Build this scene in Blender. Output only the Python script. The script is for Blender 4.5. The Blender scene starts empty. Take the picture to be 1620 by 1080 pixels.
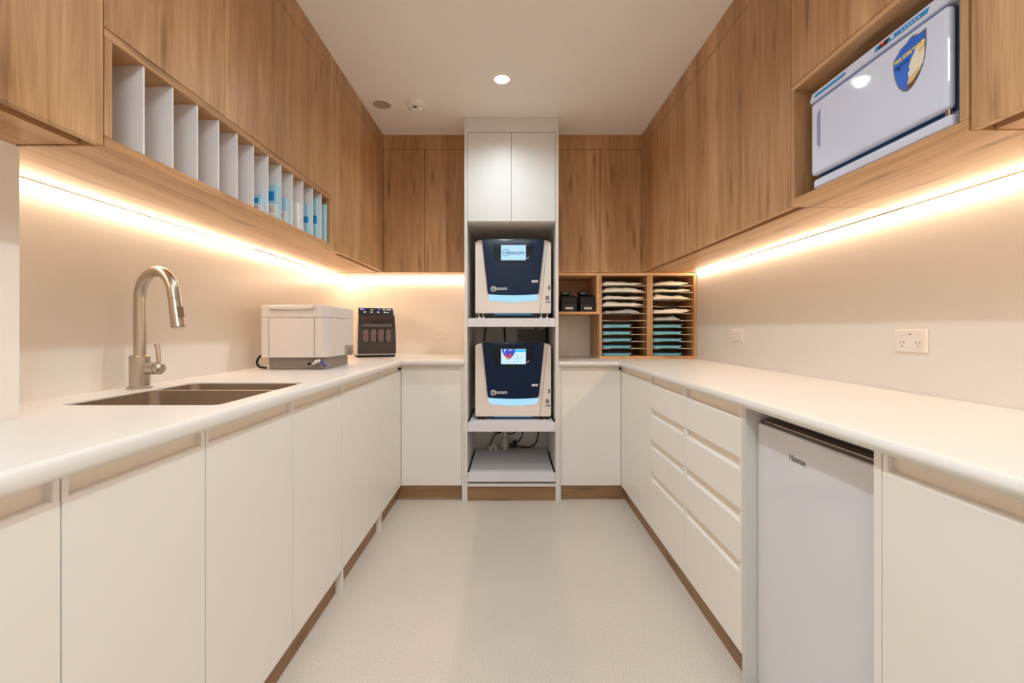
import bpy, bmesh, math, random
from mathutils import Matrix, Vector
random.seed(7)
PI = math.pi
sc = bpy.context.scene
COL = sc.collection

# ---------------------------------------------------------------- camera
CZ = 1.0747
cam_d = bpy.data.cameras.new('camera'); cam = bpy.data.objects.new('camera', cam_d); COL.objects.link(cam)
cam.location = (0, 0, CZ); cam.rotation_euler = (PI/2, 0, 0)
cam_d.sensor_width = 36; cam_d.lens = 16.0
cam_d.shift_x = 4/1620; cam_d.shift_y = -19/1620
cam_d.clip_start = 0.02
sc.camera = cam

# ---------------------------------------------------------------- world, exposure
w = bpy.data.worlds.new('world'); sc.world = w; w.use_nodes = True
w.node_tree.nodes['Background'].inputs[0].default_value = (0.8, 0.8, 0.85, 1)
w.node_tree.nodes['Background'].inputs[1].default_value = 0.3
sc.view_settings.view_transform = 'Standard'
sc.view_settings.look = 'None'
sc.view_settings.gamma = 1
sc.view_settings.use_curve_mapping = False
sc.view_settings.exposure = 0.13
sc.cycles.max_bounces = 10
sc.cycles.diffuse_bounces = 7
sc.cycles.sample_clamp_indirect = 6
LED_STRENGTH = 43.0
DOWN_POWER = 32.0
DOWN_COL = (0.80, 0.93, 1.0)
LED_COL = (1.0, 0.78, 0.54)
FILL_POWER = 22.0

# ---------------------------------------------------------------- geometry helpers
ORG = {}
class B:
    """collects shapes into one mesh"""
    def __init__(s): s.bm = bmesh.new()
    def _merge(s, t):
        me = bpy.data.meshes.new('t'); t.to_mesh(me); t.free(); s.bm.from_mesh(me); bpy.data.meshes.remove(me); return s
    def box(s, x0, x1, y0, y1, z0, z1, bev=0.0, seg=2, edges=None):
        t = bmesh.new(); bmesh.ops.create_cube(t, size=1)
        x0, x1 = min(x0, x1), max(x0, x1); y0, y1 = min(y0, y1), max(y0, y1); z0, z1 = min(z0, z1), max(z0, z1)
        for v in t.verts:
            v.co = Vector(((x0+x1)/2+v.co.x*(x1-x0), (y0+y1)/2+v.co.y*(y1-y0), (z0+z1)/2+v.co.z*(z1-z0)))
        if bev > 0:
            es = [e for e in t.edges if edges is None or edges(e)]
            bmesh.ops.bevel(t, geom=es, offset=bev, segments=seg, affect='EDGES', profile=0.5)
        return s._merge(t)
    def prism(s, pts, a, b, axis='z', bev=0.0, seg=2, holes=()):
        """polygon pts extruded between a and b along axis.  z: pts (x,y); y: pts (x,z); x: pts (y,z)"""
        t = bmesh.new()
        def mk(p, h):
            return {'z': (p[0], p[1], h), 'y': (p[0], h, p[1]), 'x': (h, p[0], p[1])}[axis]
        loops = [pts] + list(holes)
        rings = {}
        for h in (a, b):
            es = []; rr = []
            for lp in loops:
                vs = [t.verts.new(mk(p, h)) for p in lp]; rr.append(vs)
                for i in range(len(vs)): es.append(t.edges.new((vs[i], vs[(i+1) % len(vs)])))
            rings[h] = rr
            if len(loops) == 1: t.faces.new(rr[0])
            else: bmesh.ops.triangle_fill(t, edges=es, use_beauty=True, use_dissolve=False)
        for l in range(len(loops)):
            A, Bq = rings[a][l], rings[b][l]; n = len(A)
            for i in range(n): t.faces.new((A[i], A[(i+1) % n], Bq[(i+1) % n], Bq[i]))
        bmesh.ops.recalc_face_normals(t, faces=t.faces)
        if bev > 0:
            es = [e for e in t.edges if all(abs(v.co['xyz'.index(axis)]-b) < 1e-6 for v in e.verts) and len(e.link_faces) == 2 and e.calc_face_angle(0) > .5]
            bmesh.ops.bevel(t, geom=es, offset=bev, segments=seg, affect='EDGES', profile=0.5)
        return s._merge(t)
    def lathe(s, prof, c=(0, 0, 0), n=32, axis='z', close=True):
        """prof list of (r, h) revolved about axis through c"""
        t = bmesh.new(); rings = []
        def mk(x, y, h):
            q = {'z': (x, y, h), 'y': (x, h, y), 'x': (h, x, y)}[axis]
            return (c[0]+q[0], c[1]+q[1], c[2]+q[2])
        for r, h in prof:
            if r < 1e-6: rings.append([t.verts.new(mk(0, 0, h))])
            else: rings.append([t.verts.new(mk(r*math.cos(2*PI*i/n), r*math.sin(2*PI*i/n), h)) for i in range(n)])
        for A, Bq in zip(rings, rings[1:]):
            for i in range(n):
                j = (i+1) % n
                if len(A) == 1 and len(Bq) == 1: continue
                if len(A) == 1: t.faces.new((A[0], Bq[i], Bq[j]))
                elif len(Bq) == 1: t.faces.new((A[i], A[j], Bq[0]))
                else: t.faces.new((A[i], A[j], Bq[j], Bq[i]))
        if close:
            for R in (rings[0], rings[-1]):
                if len(R) > 1: t.faces.new(R)
        bmesh.ops.recalc_face_normals(t, faces=t.faces)
        for f in t.faces:
            if len(f.verts) <= 4: f.smooth = True
        return s._merge(t)
    def tube(s, pts, r, n=12, rs=None):
        t = bmesh.new(); P = [Vector(p) for p in pts]; rings = []
        up = None
        for i, p in enumerate(P):
            d = (P[min(i+1, len(P)-1)]-P[max(i-1, 0)]).normalized()
            if up is None: up = d.orthogonal().normalized()
            up = (up-d*up.dot(d)).normalized(); sd = d.cross(up)
            rr = rs[i] if rs else r
            rings.append([t.verts.new(p+(up*math.cos(2*PI*k/n)+sd*math.sin(2*PI*k/n))*rr) for k in range(n)])
        for A, Bq in zip(rings, rings[1:]):
            for i in range(n):
                f = t.faces.new((A[i], A[(i+1) % n], Bq[(i+1) % n], Bq[i])); f.smooth = True
        t.faces.new(rings[0]); t.faces.new(rings[-1])
        bmesh.ops.recalc_face_normals(t, faces=t.faces)
        return s._merge(t)
    def grid(s, nx, ny, fn, thick=None):
        t = bmesh.new(); V = [[t.verts.new(fn(i/nx, j/ny)) for j in range(ny+1)] for i in range(nx+1)]
        for i in range(nx):
            for j in range(ny):
                f = t.faces.new((V[i][j], V[i+1][j], V[i+1][j+1], V[i][j+1])); f.smooth = True
        return s._merge(t)
    def xform(s, M): bmesh.ops.transform(s.bm, matrix=M, verts=s.bm.verts); return s

def root_of(o):
    while o.parent: o = o.parent
    return o
def put(name, b, mat, parent=None, local=False, smooth=False):
    """link a collected mesh; world coordinates unless local (then relative to the thing's own frame)"""
    me = bpy.data.meshes.new(name)
    if smooth:
        for f in b.bm.faces: f.smooth = True
    if parent is None:
        xs = [v.co for v in b.bm.verts]
        c = Vector(((min(v.x for v in xs)+max(v.x for v in xs))/2, (min(v.y for v in xs)+max(v.y for v in xs))/2, min(v.z for v in xs)))
        bmesh.ops.translate(b.bm, verts=b.bm.verts, vec=-c)
    elif not local:
        c = root_of(parent).location
        bmesh.ops.translate(b.bm, verts=b.bm.verts, vec=-Vector(c))
    for e in b.bm.edges:
        if len(e.link_faces) == 2 and e.calc_face_angle(0) > .62: e.smooth = False
    b.bm.to_mesh(me); b.bm.free()
    if isinstance(mat, (list, tuple)):
        for m in mat: me.materials.append(m)
    else: me.materials.append(mat)
    o = bpy.data.objects.new(name, me); COL.objects.link(o)
    if parent is None: o.location = c
    else: o.parent = parent
    return o
def thing(name, label, cat, loc, rz=0, group=None):
    o = bpy.data.objects.new(name, None); COL.objects.link(o)
    o.empty_display_size = 0.05
    o.location = loc; o.rotation_euler = (0, 0, rz); o['label'] = label; o['category'] = cat
    if group: o['group'] = group
    return o
def tag(o, label, cat, group=None):
    o['label'] = label; o['category'] = cat
    if group: o['group'] = group
    return o
def struct(name, b, mat):
    o = put(name, b, mat); o['kind'] = 'structure'; return o
def dup(root, loc, label, rz=None):
    def cp(o, par):
        c = o.copy(); COL.objects.link(c); c.parent = par
        for ch in list(o.children): cp(ch, c)
        return c
    r = cp(root, None); r.location = loc; r['label'] = label
    if rz is not None: r.rotation_euler = (0, 0, rz)
    return r
FONT = None
def text_b(body, size, M, ext=0.0004, ax='LEFT', sx=1.0, bold=0.0):
    """lettering turned into mesh, placed by matrix M (x right, y up, z out)"""
    cu = bpy.data.curves.new('t', 'FONT'); cu.body = body; cu.size = size; cu.extrude = ext; cu.align_x = ax; cu.align_y = 'CENTER'
    cu.resolution_u = 3; cu.offset = bold
    ob = bpy.data.objects.new('t', cu); COL.objects.link(ob)
    dg = bpy.context.evaluated_depsgraph_get(); me = bpy.data.meshes.new_from_object(ob.evaluated_get(dg))
    b = B(); b.bm.from_mesh(me)
    bpy.data.objects.remove(ob); bpy.data.curves.remove(cu); bpy.data.meshes.remove(me)
    return b.xform(M @ Matrix.Diagonal((sx, 1, 1, 1)))
def M_front(x, y, z):   # faces -Y
    return Matrix(((1, 0, 0, x), (0, 0, -1, y), (0, 1, 0, z), (0, 0, 0, 1)))
def M_right(x, y, z):   # on the right-hand run, faces -X
    return Matrix(((0, 0, -1, x), (-1, 0, 0, y), (0, 1, 0, z), (0, 0, 0, 1)))

# ---------------------------------------------------------------- materials
def new_mat(name):
    m = bpy.data.materials.new(name); m.use_nodes = True
    return m, m.node_tree, m.node_tree.nodes['Principled BSDF']
def srgb(r, g, b):
    f = lambda c: (c/255/12.92) if c/255 <= .04045 else ((c/255+.055)/1.055)**2.4
    return (f(r), f(g), f(b), 1)
def mat(name, col, rough=0.5, metal=0.0, noise=0.03, scale=40, bump=0.0, spec=0.5, coat=0.0, stretch=(1, 1, 1), emis=None, estr=0.0):
    m, nt, p = new_mat(name); N = nt.nodes; L = nt.links
    g = N.new('ShaderNodeNewGeometry'); mp = N.new('ShaderNodeMapping'); mp.inputs['Scale'].default_value = stretch
    L.new(g.outputs['Position'], mp.inputs['Vector'])
    n = N.new('ShaderNodeTexNoise'); n.inputs['Scale'].default_value = scale; n.inputs['Detail'].default_value = 4
    L.new(mp.outputs[0], n.inputs['Vector'])
    mx = N.new('ShaderNodeMix'); mx.data_type = 'RGBA'
    c = col if len(col) == 4 else (*col, 1)
    mx.inputs[6].default_value = tuple(max(0, x*(1-noise)) for x in c[:3])+(1,)
    mx.inputs[7].default_value = tuple(min(1, x*(1+noise)) for x in c[:3])+(1,)
    L.new(n.outputs['Fac'], mx.inputs[0]); L.new(mx.outputs[2], p.inputs['Base Color'])
    p.inputs['Roughness'].default_value = rough; p.inputs['Metallic'].default_value = metal
    p.inputs['Specular IOR Level'].default_value = spec
    p.inputs['Coat Weight'].default_value = coat
    if bump:
        bp = N.new('ShaderNodeBump'); bp.inputs['Strength'].default_value = bump; bp.inputs['Distance'].default_value = 0.002
        L.new(n.outputs['Fac'], bp.inputs['Height']); L.new(bp.outputs[0], p.inputs['Normal'])
    if emis:
        p.inputs['Emission Color'].default_value = (*emis[:3], 1); p.inputs['Emission Strength'].default_value = estr
    return m
def wood(name, grain='z', bright=1.0, seed=0.0):
    m, nt, p = new_mat(name); N = nt.nodes; L = nt.links
    g = N.new('ShaderNodeNewGeometry'); sp = N.new('ShaderNodeSeparateXYZ'); L.new(g.outputs['Position'], sp.inputs[0])
    def math_(op, a, b=None):
        n = N.new('ShaderNodeMath'); n.operation = op
        for i, q in enumerate((a, b)):
            if q is None: continue
            if isinstance(q, (int, float)): n.inputs[i].default_value = q
            else: L.new(q, n.inputs[i])
        return n.outputs[0]
    X, Y, Z = sp.outputs
    if grain == 'z': u = math_('ADD', X, Y); v = Z
    elif grain == 'y': u = math_('ADD', X, Z); v = Y
    else: u = math_('ADD', Y, Z); v = X
    u = math_('ADD', u, 10.0+seed)
    # wandering grain
    cv = N.new('ShaderNodeCombineXYZ'); L.new(u, cv.inputs[0]); L.new(v, cv.inputs[1]); cv.inputs[2].default_value = seed
    def noise(sx, sy, det=4, dist=0.0, rough=0.55):
        mp = N.new('ShaderNodeMapping'); mp.inputs['Scale'].default_value = (sx, sy, 1); L.new(cv.outputs[0], mp.inputs[0])
        n = N.new('ShaderNodeTexNoise'); n.inputs['Scale'].default_value = 1; n.inputs['Detail'].default_value = det
        n.inputs['Distortion'].default_value = dist; n.inputs['Roughness'].default_value = rough
        L.new(mp.outputs[0], n.inputs['Vector']); return n.outputs['Fac']
    # staves of unequal tone
    stave = math_('FLOOR', math_('MULTIPLY', math_('ADD', u, math_('MULTIPLY', noise(.0, .0, 0), 0.0)), 9.0))
    wn = N.new('ShaderNodeTexWhiteNoise'); wn.noise_dimensions = '1D'; L.new(stave, wn.inputs['W'])
    broad = noise(7, 0.7, 3, 0.6)
    mid = noise(34, 2.0, 6, 1.2, 0.65)
    fine = noise(260, 5.0, 3, 0.3)
    streak = noise(40, 0.9, 6, 1.6, 0.72)
    f = math_('ADD', math_('MULTIPLY', broad, 0.5), math_('MULTIPLY', mid, 0.55))
    f = math_('ADD', f, math_('MULTIPLY', fine, 0.22))
    f = math_('ADD', f, math_('MULTIPLY', wn.outputs['Value'], 0.10))
    cr = N.new('ShaderNodeValToRGB'); L.new(f, cr.inputs[0])
    e = cr.color_ramp.elements
    e[0].position = 0.40; e[0].color = srgb(134*bright, 94*bright, 58*bright)
    e[1].position = 0.90; e[1].color = srgb(214*bright, 174*bright, 130*bright)
    q = cr.color_ramp.elements.new(0.58); q.color = srgb(172*bright, 129*bright, 88*bright)
    q = cr.color_ramp.elements.new(0.72); q.color = srgb(193*bright, 151*bright, 108*bright)
    # dark mineral streaks and knots
    ks = N.new('ShaderNodeValToRGB'); L.new(streak, ks.inputs[0])
    ks.color_ramp.elements[0].position = 0.26; ks.color_ramp.elements[0].color = (0.42, 0.36, 0.30, 1)
    ks.color_ramp.elements[1].position = 0.38; ks.color_ramp.elements[1].color = (1, 1, 1, 1)
    vm = N.new('ShaderNodeMapping'); vm.inputs['Scale'].default_value = (8.5, 1.5, 1); L.new(cv.outputs[0], vm.inputs[0])
    vo = N.new('ShaderNodeTexVoronoi'); vo.voronoi_dimensions = '2D'; vo.inputs['Scale'].default_value = 1; L.new(vm.outputs[0], vo.inputs['Vector'])
    kd = math_('ADD', vo.outputs['Distance'], math_('MULTIPLY', mid, 0.16))
    kr = N.new('ShaderNodeValToRGB'); L.new(kd, kr.inputs[0])
    kr.color_ramp.elements[0].position = 0.10; kr.color_ramp.elements[0].color = (0.36, 0.28, 0.22, 1)
    kr.color_ramp.elements[1].position = 0.22; kr.color_ramp.elements[1].color = (1, 1, 1, 1)
    def mul(a, b_, fac=1.0):
        mx = N.new('ShaderNodeMix'); mx.data_type = 'RGBA'; mx.blend_type = 'MULTIPLY'; mx.inputs[0].default_value = fac
        L.new(a, mx.inputs[6]); L.new(b_, mx.inputs[7]); return mx.outputs[2]
    c = mul(mul(cr.outputs[0], ks.outputs[0], 0.75), kr.outputs[0], 0.55)
    L.new(c, p.inputs['Base Color'])
    p.inputs['Roughness'].default_value = 0.42; p.inputs['Specular IOR Level'].default_value = 0.4
    bp = N.new('ShaderNodeBump'); bp.inputs['Strength'].default_value = 0.12; bp.inputs['Distance'].default_value = 0.001
    L.new(fine, bp.inputs['Height']); L.new(bp.outputs[0], p.inputs['Normal'])
    return m
WV = wood('oak_vertical', 'z'); WY = wood('oak_lengthwise', 'y', 1.04, 3.1); WX = wood('oak_crosswise', 'x', 1.04, 5.3)
WB = wood('oak_box_edge', 'x', 1.12, 8.0)
KICK = wood('kick_oak', 'y', 0.80, 1.7); KICKX = wood('kick_oak_cross', 'x', 0.80, 2.2)
LAM = mat('cream_laminate', srgb(230, 227, 223), 0.42, noise=0.012, scale=6)
PULL = mat('finger_pull_lacquer', srgb(228, 219, 206), 0.45, noise=0.02, scale=8)
GABLE = mat('grey_white_gable', srgb(206, 204, 199), 0.5, noise=0.012)
TOWERW = mat('tower_laminate', srgb(221, 219, 215), 0.4, noise=0.01, scale=6)
TOP = mat('white_worktop', srgb(221, 218, 215), 0.36, noise=0.012, scale=90)
SPLASH = mat('cream_splashback', srgb(234, 228, 220), 0.30, noise=0.012, scale=3)
PLASTER = mat('ceiling_paint', srgb(243, 238, 230), 0.85, noise=0.015, scale=4)
WALLP = mat('wall_paint', srgb(232, 224, 214), 0.8, noise=0.015, scale=4)
SHELFW = mat('white_shelf_board', srgb(220, 220, 226), 0.4, noise=0.01)
DIVW = mat('white_divider', srgb(238, 236, 238), 0.45, noise=0.01)
def floor_mat():
    m, nt, p = new_mat('speckled_vinyl'); N = nt.nodes; L = nt.links
    g = N.new('ShaderNodeNewGeometry')
    n = N.new('ShaderNodeTexNoise'); n.inputs['Scale'].default_value = 260; n.inputs['Detail'].default_value = 2
    n2 = N.new('ShaderNodeTexNoise'); n2.inputs['Scale'].default_value = 2.5
    for q in (n, n2): L.new(g.outputs['Position'], q.inputs['Vector'])
    cr = N.new('ShaderNodeValToRGB'); L.new(n.outputs['Fac'], cr.inputs[0])
    e = cr.color_ramp.elements; e[0].position = 0.30; e[0].color = srgb(192, 180, 168); e[1].position = 0.72; e[1].color = srgb(228, 219, 209)
    q = e.new(0.5); q.color = srgb(214, 204, 193)
    mx = N.new('ShaderNodeMix'); mx.data_type = 'RGBA'; mx.blend_type = 'MULTIPLY'; mx.inputs[0].default_value = 0.12
    L.new(cr.outputs[0], mx.inputs[6]); L.new(n2.outputs['Fac'], mx.inputs[7]); L.new(mx.outputs[2], p.inputs['Base Color'])
    p.inputs['Roughness'].default_value = 0.42
    return m
FLOOR = floor_mat()
STEEL = mat('brushed_steel', srgb(190, 180, 166), 0.33, 1.0, noise=0.08, scale=60, stretch=(1, 1, 14))
SINKM = mat('sink_steel', srgb(190, 176, 160), 0.38, 1.0, noise=0.10, scale=50, stretch=(12, 1, 1))
CHROME = mat('polished_chrome', srgb(205, 205, 205), 0.12, 1.0, noise=0.02)
ALU = mat('aluminium_profile', srgb(205, 200, 195), 0.35, 0.6, noise=0.02)
BODY = mat('warm_white_casing', srgb(232, 220, 210), 0.35, noise=0.01)
NAVY = mat('navy_gloss_door', srgb(2, 28, 60), 0.14, noise=0.05, scale=3, spec=0.25)
NAVYD = mat('dark_navy_glass', srgb(2, 12, 26), 0.08, noise=0.05, spec=0.3)
WHITEP = mat('white_print', srgb(235, 238, 242), 0.5, noise=0.0)
BLACKP = mat('black_plastic', srgb(16, 15, 15), 0.5, noise=0.1)
BLACKR = mat('black_rubber', srgb(10, 9, 9), 0.7, noise=0.1)
GREYP = mat('grey_plastic_base', srgb(138, 128, 122), 0.45, noise=0.03)
CASEG = mat('light_grey_casing', srgb(212, 205, 200), 0.42, noise=0.01)
BROWN = mat('smoked_brown_cover', srgb(58, 44, 40), 0.14, noise=0.05, spec=0.6)
FRIDGEW = mat('gloss_white_door', srgb(212, 214, 222), 0.12, noise=0.008, scale=3)
FRIDGEH = mat('dark_brown_grip', srgb(74, 56, 50), 0.25, noise=0.05)
WARMW = mat('gloss_white_plastic', srgb(212, 220, 242), 0.04, noise=0.008)
WARMS = mat('grey_painted_steel', srgb(120, 112, 112), 0.4, noise=0.02)
SEAL = mat('blue_grey_seal', srgb(44, 74, 108), 0.4, noise=0.03)
HANDG = mat('blue_grey_handle', srgb(140, 146, 176), 0.4, noise=0.02)
TRAYB = mat('turquoise_tray', srgb(124, 200, 228), 0.42, noise=0.02, scale=15)
PAPER = mat('pouch_paper', srgb(228, 220, 208), 0.7, noise=0.05, scale=60, bump=0.3)
PAPERG = mat('grey_pouch_paper', srgb(172, 174, 172), 0.6, noise=0.06, scale=60, bump=0.3)
FILM = mat('pouch_film', srgb(96, 134, 136), 0.15, noise=0.08, scale=60)
SHELFE = mat('thin_shelf_edge', srgb(226, 210, 190), 0.5, noise=0.03)
PBLUE = mat('pack_light_blue', srgb(168, 214, 232), 0.35, noise=0.05)
PCYAN = mat('pack_strong_blue', srgb(20, 140, 214), 0.35, noise=0.04)
PWHITE = mat('pack_white_label', srgb(240, 236, 232), 0.5, noise=0.02)
INK = mat('black_ink', srgb(30, 30, 34), 0.6, noise=0.0)
INKG = mat('grey_ink', srgb(120, 118, 120), 0.5, noise=0.0)
STICKB = mat('sticker_blue', srgb(0, 96, 214), 0.35, noise=0.02)
LABB = mat('panel_blue', srgb(0, 140, 214), 0.35, noise=0.02)
YEL = mat('sticker_yellow', srgb(240, 214, 70), 0.5, noise=0.01)
GREYM = mat('sticker_silver_rim', srgb(120, 116, 116), 0.4, 0.5, noise=0.05)
CREAMC = mat('towel_cream', srgb(232, 226, 206), 0.8, noise=0.04, scale=120)
TANC = mat('towel_tan', srgb(222, 188, 140), 0.8, noise=0.05, scale=120)
BRNC = mat('towel_brown', srgb(120, 82, 48), 0.8, noise=0.05, scale=120)
PVC = mat('white_pvc', srgb(214, 208, 196), 0.4, noise=0.02)
SOCK = mat('socket_white', srgb(240, 232, 222), 0.35, noise=0.005)
SOCKH = mat('socket_slot', srgb(90, 84, 78), 0.6, noise=0.0)
BLUEC = mat('blue_cable_plastic', srgb(24, 44, 150), 0.4, noise=0.03)
SPKG = mat('speaker_mesh', srgb(176, 162, 150), 0.7, noise=0.08, scale=500, bump=0.5)
def emit(name, col, s, base=(0.02, 0.02, 0.02)):
    m, nt, p = new_mat(name); p.inputs['Base Color'].default_value = (*base, 1)
    p.inputs['Emission Color'].default_value = (*col[:3], 1); p.inputs['Emission Strength'].default_value = s
    p.inputs['Roughness'].default_value = 0.3
    return m
LEDM = emit('led_diffuser', LED_COL, LED_STRENGTH, (.8, .8, .8))
DLM = emit('downlight_lens', (1, 0.98, 0.95), 9.0, (.8, .8, .8))
SCRL = emit('screen_light_blue', srgb(170, 214, 246), 1.0)
SCRW = emit('screen_pale', srgb(196, 228, 250), 1.0)
SCRC = emit('screen_cyan', srgb(10, 190, 250), 1.0)
SCRD = emit('screen_dark_blue', srgb(28, 86, 140), 0.9)
SCRB = emit('screen_royal', srgb(10, 66, 190), 1.0)
SCRR = emit('screen_red', srgb(236, 34, 30), 1.0)
SCRO = emit('screen_orange', srgb(224, 158, 60), 1.0)
BARL = emit('blue_light_bar', srgb(160, 214, 250), 1.0)
BARD = emit('blue_under_glow', srgb(20, 130, 180), 0.6)
REDL = emit('red_digits', srgb(210, 24, 34), 1.0)
LEDB = emit('blue_indicator', srgb(30, 80, 255), 1.6)
LEDW = emit('white_button', srgb(225, 222, 224), 0.55, (.5, .5, .5))
LCD = emit('small_lcd', srgb(70, 120, 134), 0.5)

# ---------------------------------------------------------------- main dimensions
XL, XR, YB, H = -1.26, 1.28, 3.472, 2.40
XN, YN = -1.05, 0.975          # near-left wall return
YF = -1.30                     # rear wall behind the camera
DL, DR = -0.6826, 0.702        # base door planes
UL, UR = -0.8605, 0.9018       # upper door planes
YE = 2.863                     # end base doors
YU = 3.103                     # end upper doors
ZTL, ZTR = 0.886, 0.8736       # worktop heights
ZL0, ZR0 = 0.851, 0.845        # worktop undersides
KB = 0.0926                    # door bottoms
ZU = 1.463                     # upper door bottoms
ZS = 1.4665                    # soffit
ZF = 2.303                     # fascia joint
TX0, TX1, TY = -0.2815, 0.306, 2.840

# ---------------------------------------------------------------- room shell
struct('floor', B().box(-1.6, 1.6, YF-.1, YB+.1, -0.06, 0), FLOOR)
struct('ceiling', B().box(-1.6, 1.6, YF-.1, YB+.1, H, H+.06), PLASTER)
struct('wall_left', B().box(XL-.12, XL, YN, YB, 0, H), SPLASH)
struct('wall_left_return', B().box(XL-.12, XN, YF, YN, 0, H), WALLP)
struct('wall_right', B().box(XR, XR+.12, YF, YB, 0, H), SPLASH)
struct('wall_back', B().box(XL-.12, XR+.12, YB, YB+.1, 0, H), SPLASH)
struct('wall_rear', B().box(XL-.12, XR+.12, YF-.1, YF, 0, H), WALLP)
# kickboards
struct('baseboard_left', B().box(-0.711, -0.727, YF, 2.885, 0, KB+.01), KICK)
struct('baseboard_right', B().box(0.731, 0.747, 1.374, 2.885, 0, KB+.01), KICK)
struct('baseboard_right_near', B().box(0.731, 0.747, YF, .858, 0, KB+.01), KICK)
struct('baseboard_back_left', B().box(-0.727, -0.2985, 2.887, 2.903, 0, KB+.01), KICKX)
struct('baseboard_back_right', B().box(0.323, 0.747, 2.887, 2.903, 0, KB+.01), KICKX)
struct('trim_1', B().box(-0.709, -0.2985, 2.877, 2.8865, 0, 0.016, .004), KICKX)
# fascia boards between upper doors and ceiling
struct('trim_2', B().box(UL, UL-.018, YF, YU, ZF+.001, H), WV)
struct('trim_3', B().box(UR, UR+.018, YF, YU, ZF+.001, H), WV)
struct('trim_4', B().box(UL, TX0-.001, YU, YU+.018, ZF+.001, H), WV)
struct('trim_5', B().box(TX1+.001, UR, YU, YU+.018, ZF+.001, H), WV)

# ---------------------------------------------------------------- base cabinets
def pull_front(parent, side, a0, a1, z0, z1, lip, name='door', mats=None, black=None):
    """a door or drawer front with a routed finger pull along its top edge.
    side L/R: runs along Y on plane DL/DR; side E: runs along X on plane YE"""
    lm, pm = (LAM, PULL)
    t = 0.018; g = 0.0016
    def bx(b, u0, u1, d0, d1, z0_, z1_, bev=0, f=None):
        if side == 'L': b.box(DL-d0, DL-d1, u0, u1, z0_, z1_, bev, 3, f)
        elif side == 'R': b.box(DR+d0, DR+d1, u0, u1, z0_, z1_, bev, 2, f)
        else: b.box(u0, u1, YE+d0, YE+d1, z0_, z1_, bev, 2, f)
    u0, u1 = a0+g, a1-g
    fcoord = {'L': (0, DL), 'R': (0, DR), 'E': (1, YE)}[side]
    def lip_edge(e): return all(abs(v.co[fcoord[0]]-fcoord[1]) < 1e-5 and abs(v.co.z-lip) < 1e-5 for v in e.verts)
    b = B(); bx(b, u0, u1, 0, t, z0+g, lip, .0065, lip_edge)
    if z1-lip > .004:
        for s, e in ((u0, u0+.011), (u1-.011, u1)): bx(b, s, e, 0, t, lip-.004, z1-g, .0012)
    d = put(name, b, lm, parent)
    if z1-lip > .004:
        b = B(); bx(b, u0+.011, u1-.011, .0135, t, lip-.004, z1-g)
        # curved run-outs of the cutter at both ends
        put('finger_pull', b, pm, d)
    return d
def base_unit(side, a0, a1, label, fronts, ztop, loc, under_sink=False):
    t = thing('base_cabinet', label, 'cabinet', loc, group='cream base cabinets')
    g = .0005
    back = XL+.002 if a0 > YN else XN+.002
    if side == 'L' and under_sink: b = B().box(DL-.0185, back, a0+g, a1-g, KB+.012, .66).box(DL-.0185, DL-.034, a0+g, a1-g, .6605, ztop-.002)
    elif side == 'L': b = B().box(DL-.0185, back, a0+g, a1-g, KB+.012, ztop-.002)
    elif side == 'R': b = B().box(DR+.0185, XR-.002, a0+g, a1-g, KB+.012, ztop-.002)
    else: b = B().box(a0+g, a1-g, YE+.0185, YB-.002, KB+.012, ztop-.002)
    put('carcass', b, LAM, t)
    for nm, z0, z1, lip in fronts: pull_front(t, side, a0, a1, z0, z1, lip, nm)
    return t
LG = [-0.50, -0.05, 0.355, 0.693, 1.0218, 1.433, 1.8546, 2.43]
LL = ['cream base cabinet at the near end of the sink run', 'cream base cabinet beside the camera under the sink worktop',
      'cream base cabinet cut by the left picture edge', 'narrow cream base cabinet nearest the camera on the sink side',
      'cream base cabinet directly below the near end of the sink', 'cream base cabinet below the far end of the sink',
      'cream base cabinet standing on two side foot panels, beyond the sink']
for i in range(1, len(LG)-1):
    a0, a1 = LG[i], LG[i+1]
    t = base_unit('L', a0, a1, LL[i], [('door', KB, ZL0, .818)], ZL0, (-.97, (a0+a1)/2, KB), i in (4, 5))
    if i == 6:
        for yy in (1.8546, 2.414): put('foot_panel', B().box(DL-.0005, DL-.0275, yy, yy+.016, 0, KB), LAM, t)
t = base_unit('L', 2.43, YE, 'cream base cabinet on the sink side reaching into the far corner', [('door', KB, ZL0, .818)], ZL0, (-.97, 2.65, KB))
put('corner_buffer', B().box(DL+.002, DL-.018, YE-.016, YE-.002, .8215, .836, .002), BLACKR, t)
t = base_unit('E', DL, -.2985, 'cream end cabinet between the sink run and the tall machine tower', [('door', KB, ZL0, .822)], ZL0, (-.49, 3.1, KB))
t = base_unit('E', .323, DR, 'cream end cabinet below the open cubby beside the tall tower', [('door', KB, ZR0, .816)], ZR0, (.51, 3.1, KB))
put('corner_buffer', B().box(DR-.014, DR-.0015, YE-.016, YE-.002, .8215, .836, .002), BLACKR, t)
D4 = [('drawer', KB, .3672, .337), ('drawer', .3685, .5245, .493), ('drawer', .5265, .681, .651), ('drawer', .6825, ZR0, .806)]
base_unit('R', 2.268, YE, 'cream corner base cabinet with a plain door beyond the drawers', [('door', KB, ZR0, .812)], ZR0, (.99, 2.56, KB))
base_unit('R', 1.8246, 2.268, 'far stack of four cream drawers with slot pulls', D4, ZR0, (.99, 2.05, KB))
base_unit('R', 1.374, 1.8246, 'near stack of four cream drawers next to the bar fridge', D4, ZR0, (.99, 1.6, KB))
base_unit('R', 0.44, 0.858, 'cream base cabinet on the near side of the bar fridge', [('door', KB, ZR0, .812)], ZR0, (.99, .65, KB))
base_unit('R', 0.0, 0.44, 'cream base cabinet at the near end of the fridge side', [('door', KB, ZR0, .812)], ZR0, (.99, .22, KB))
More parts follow.
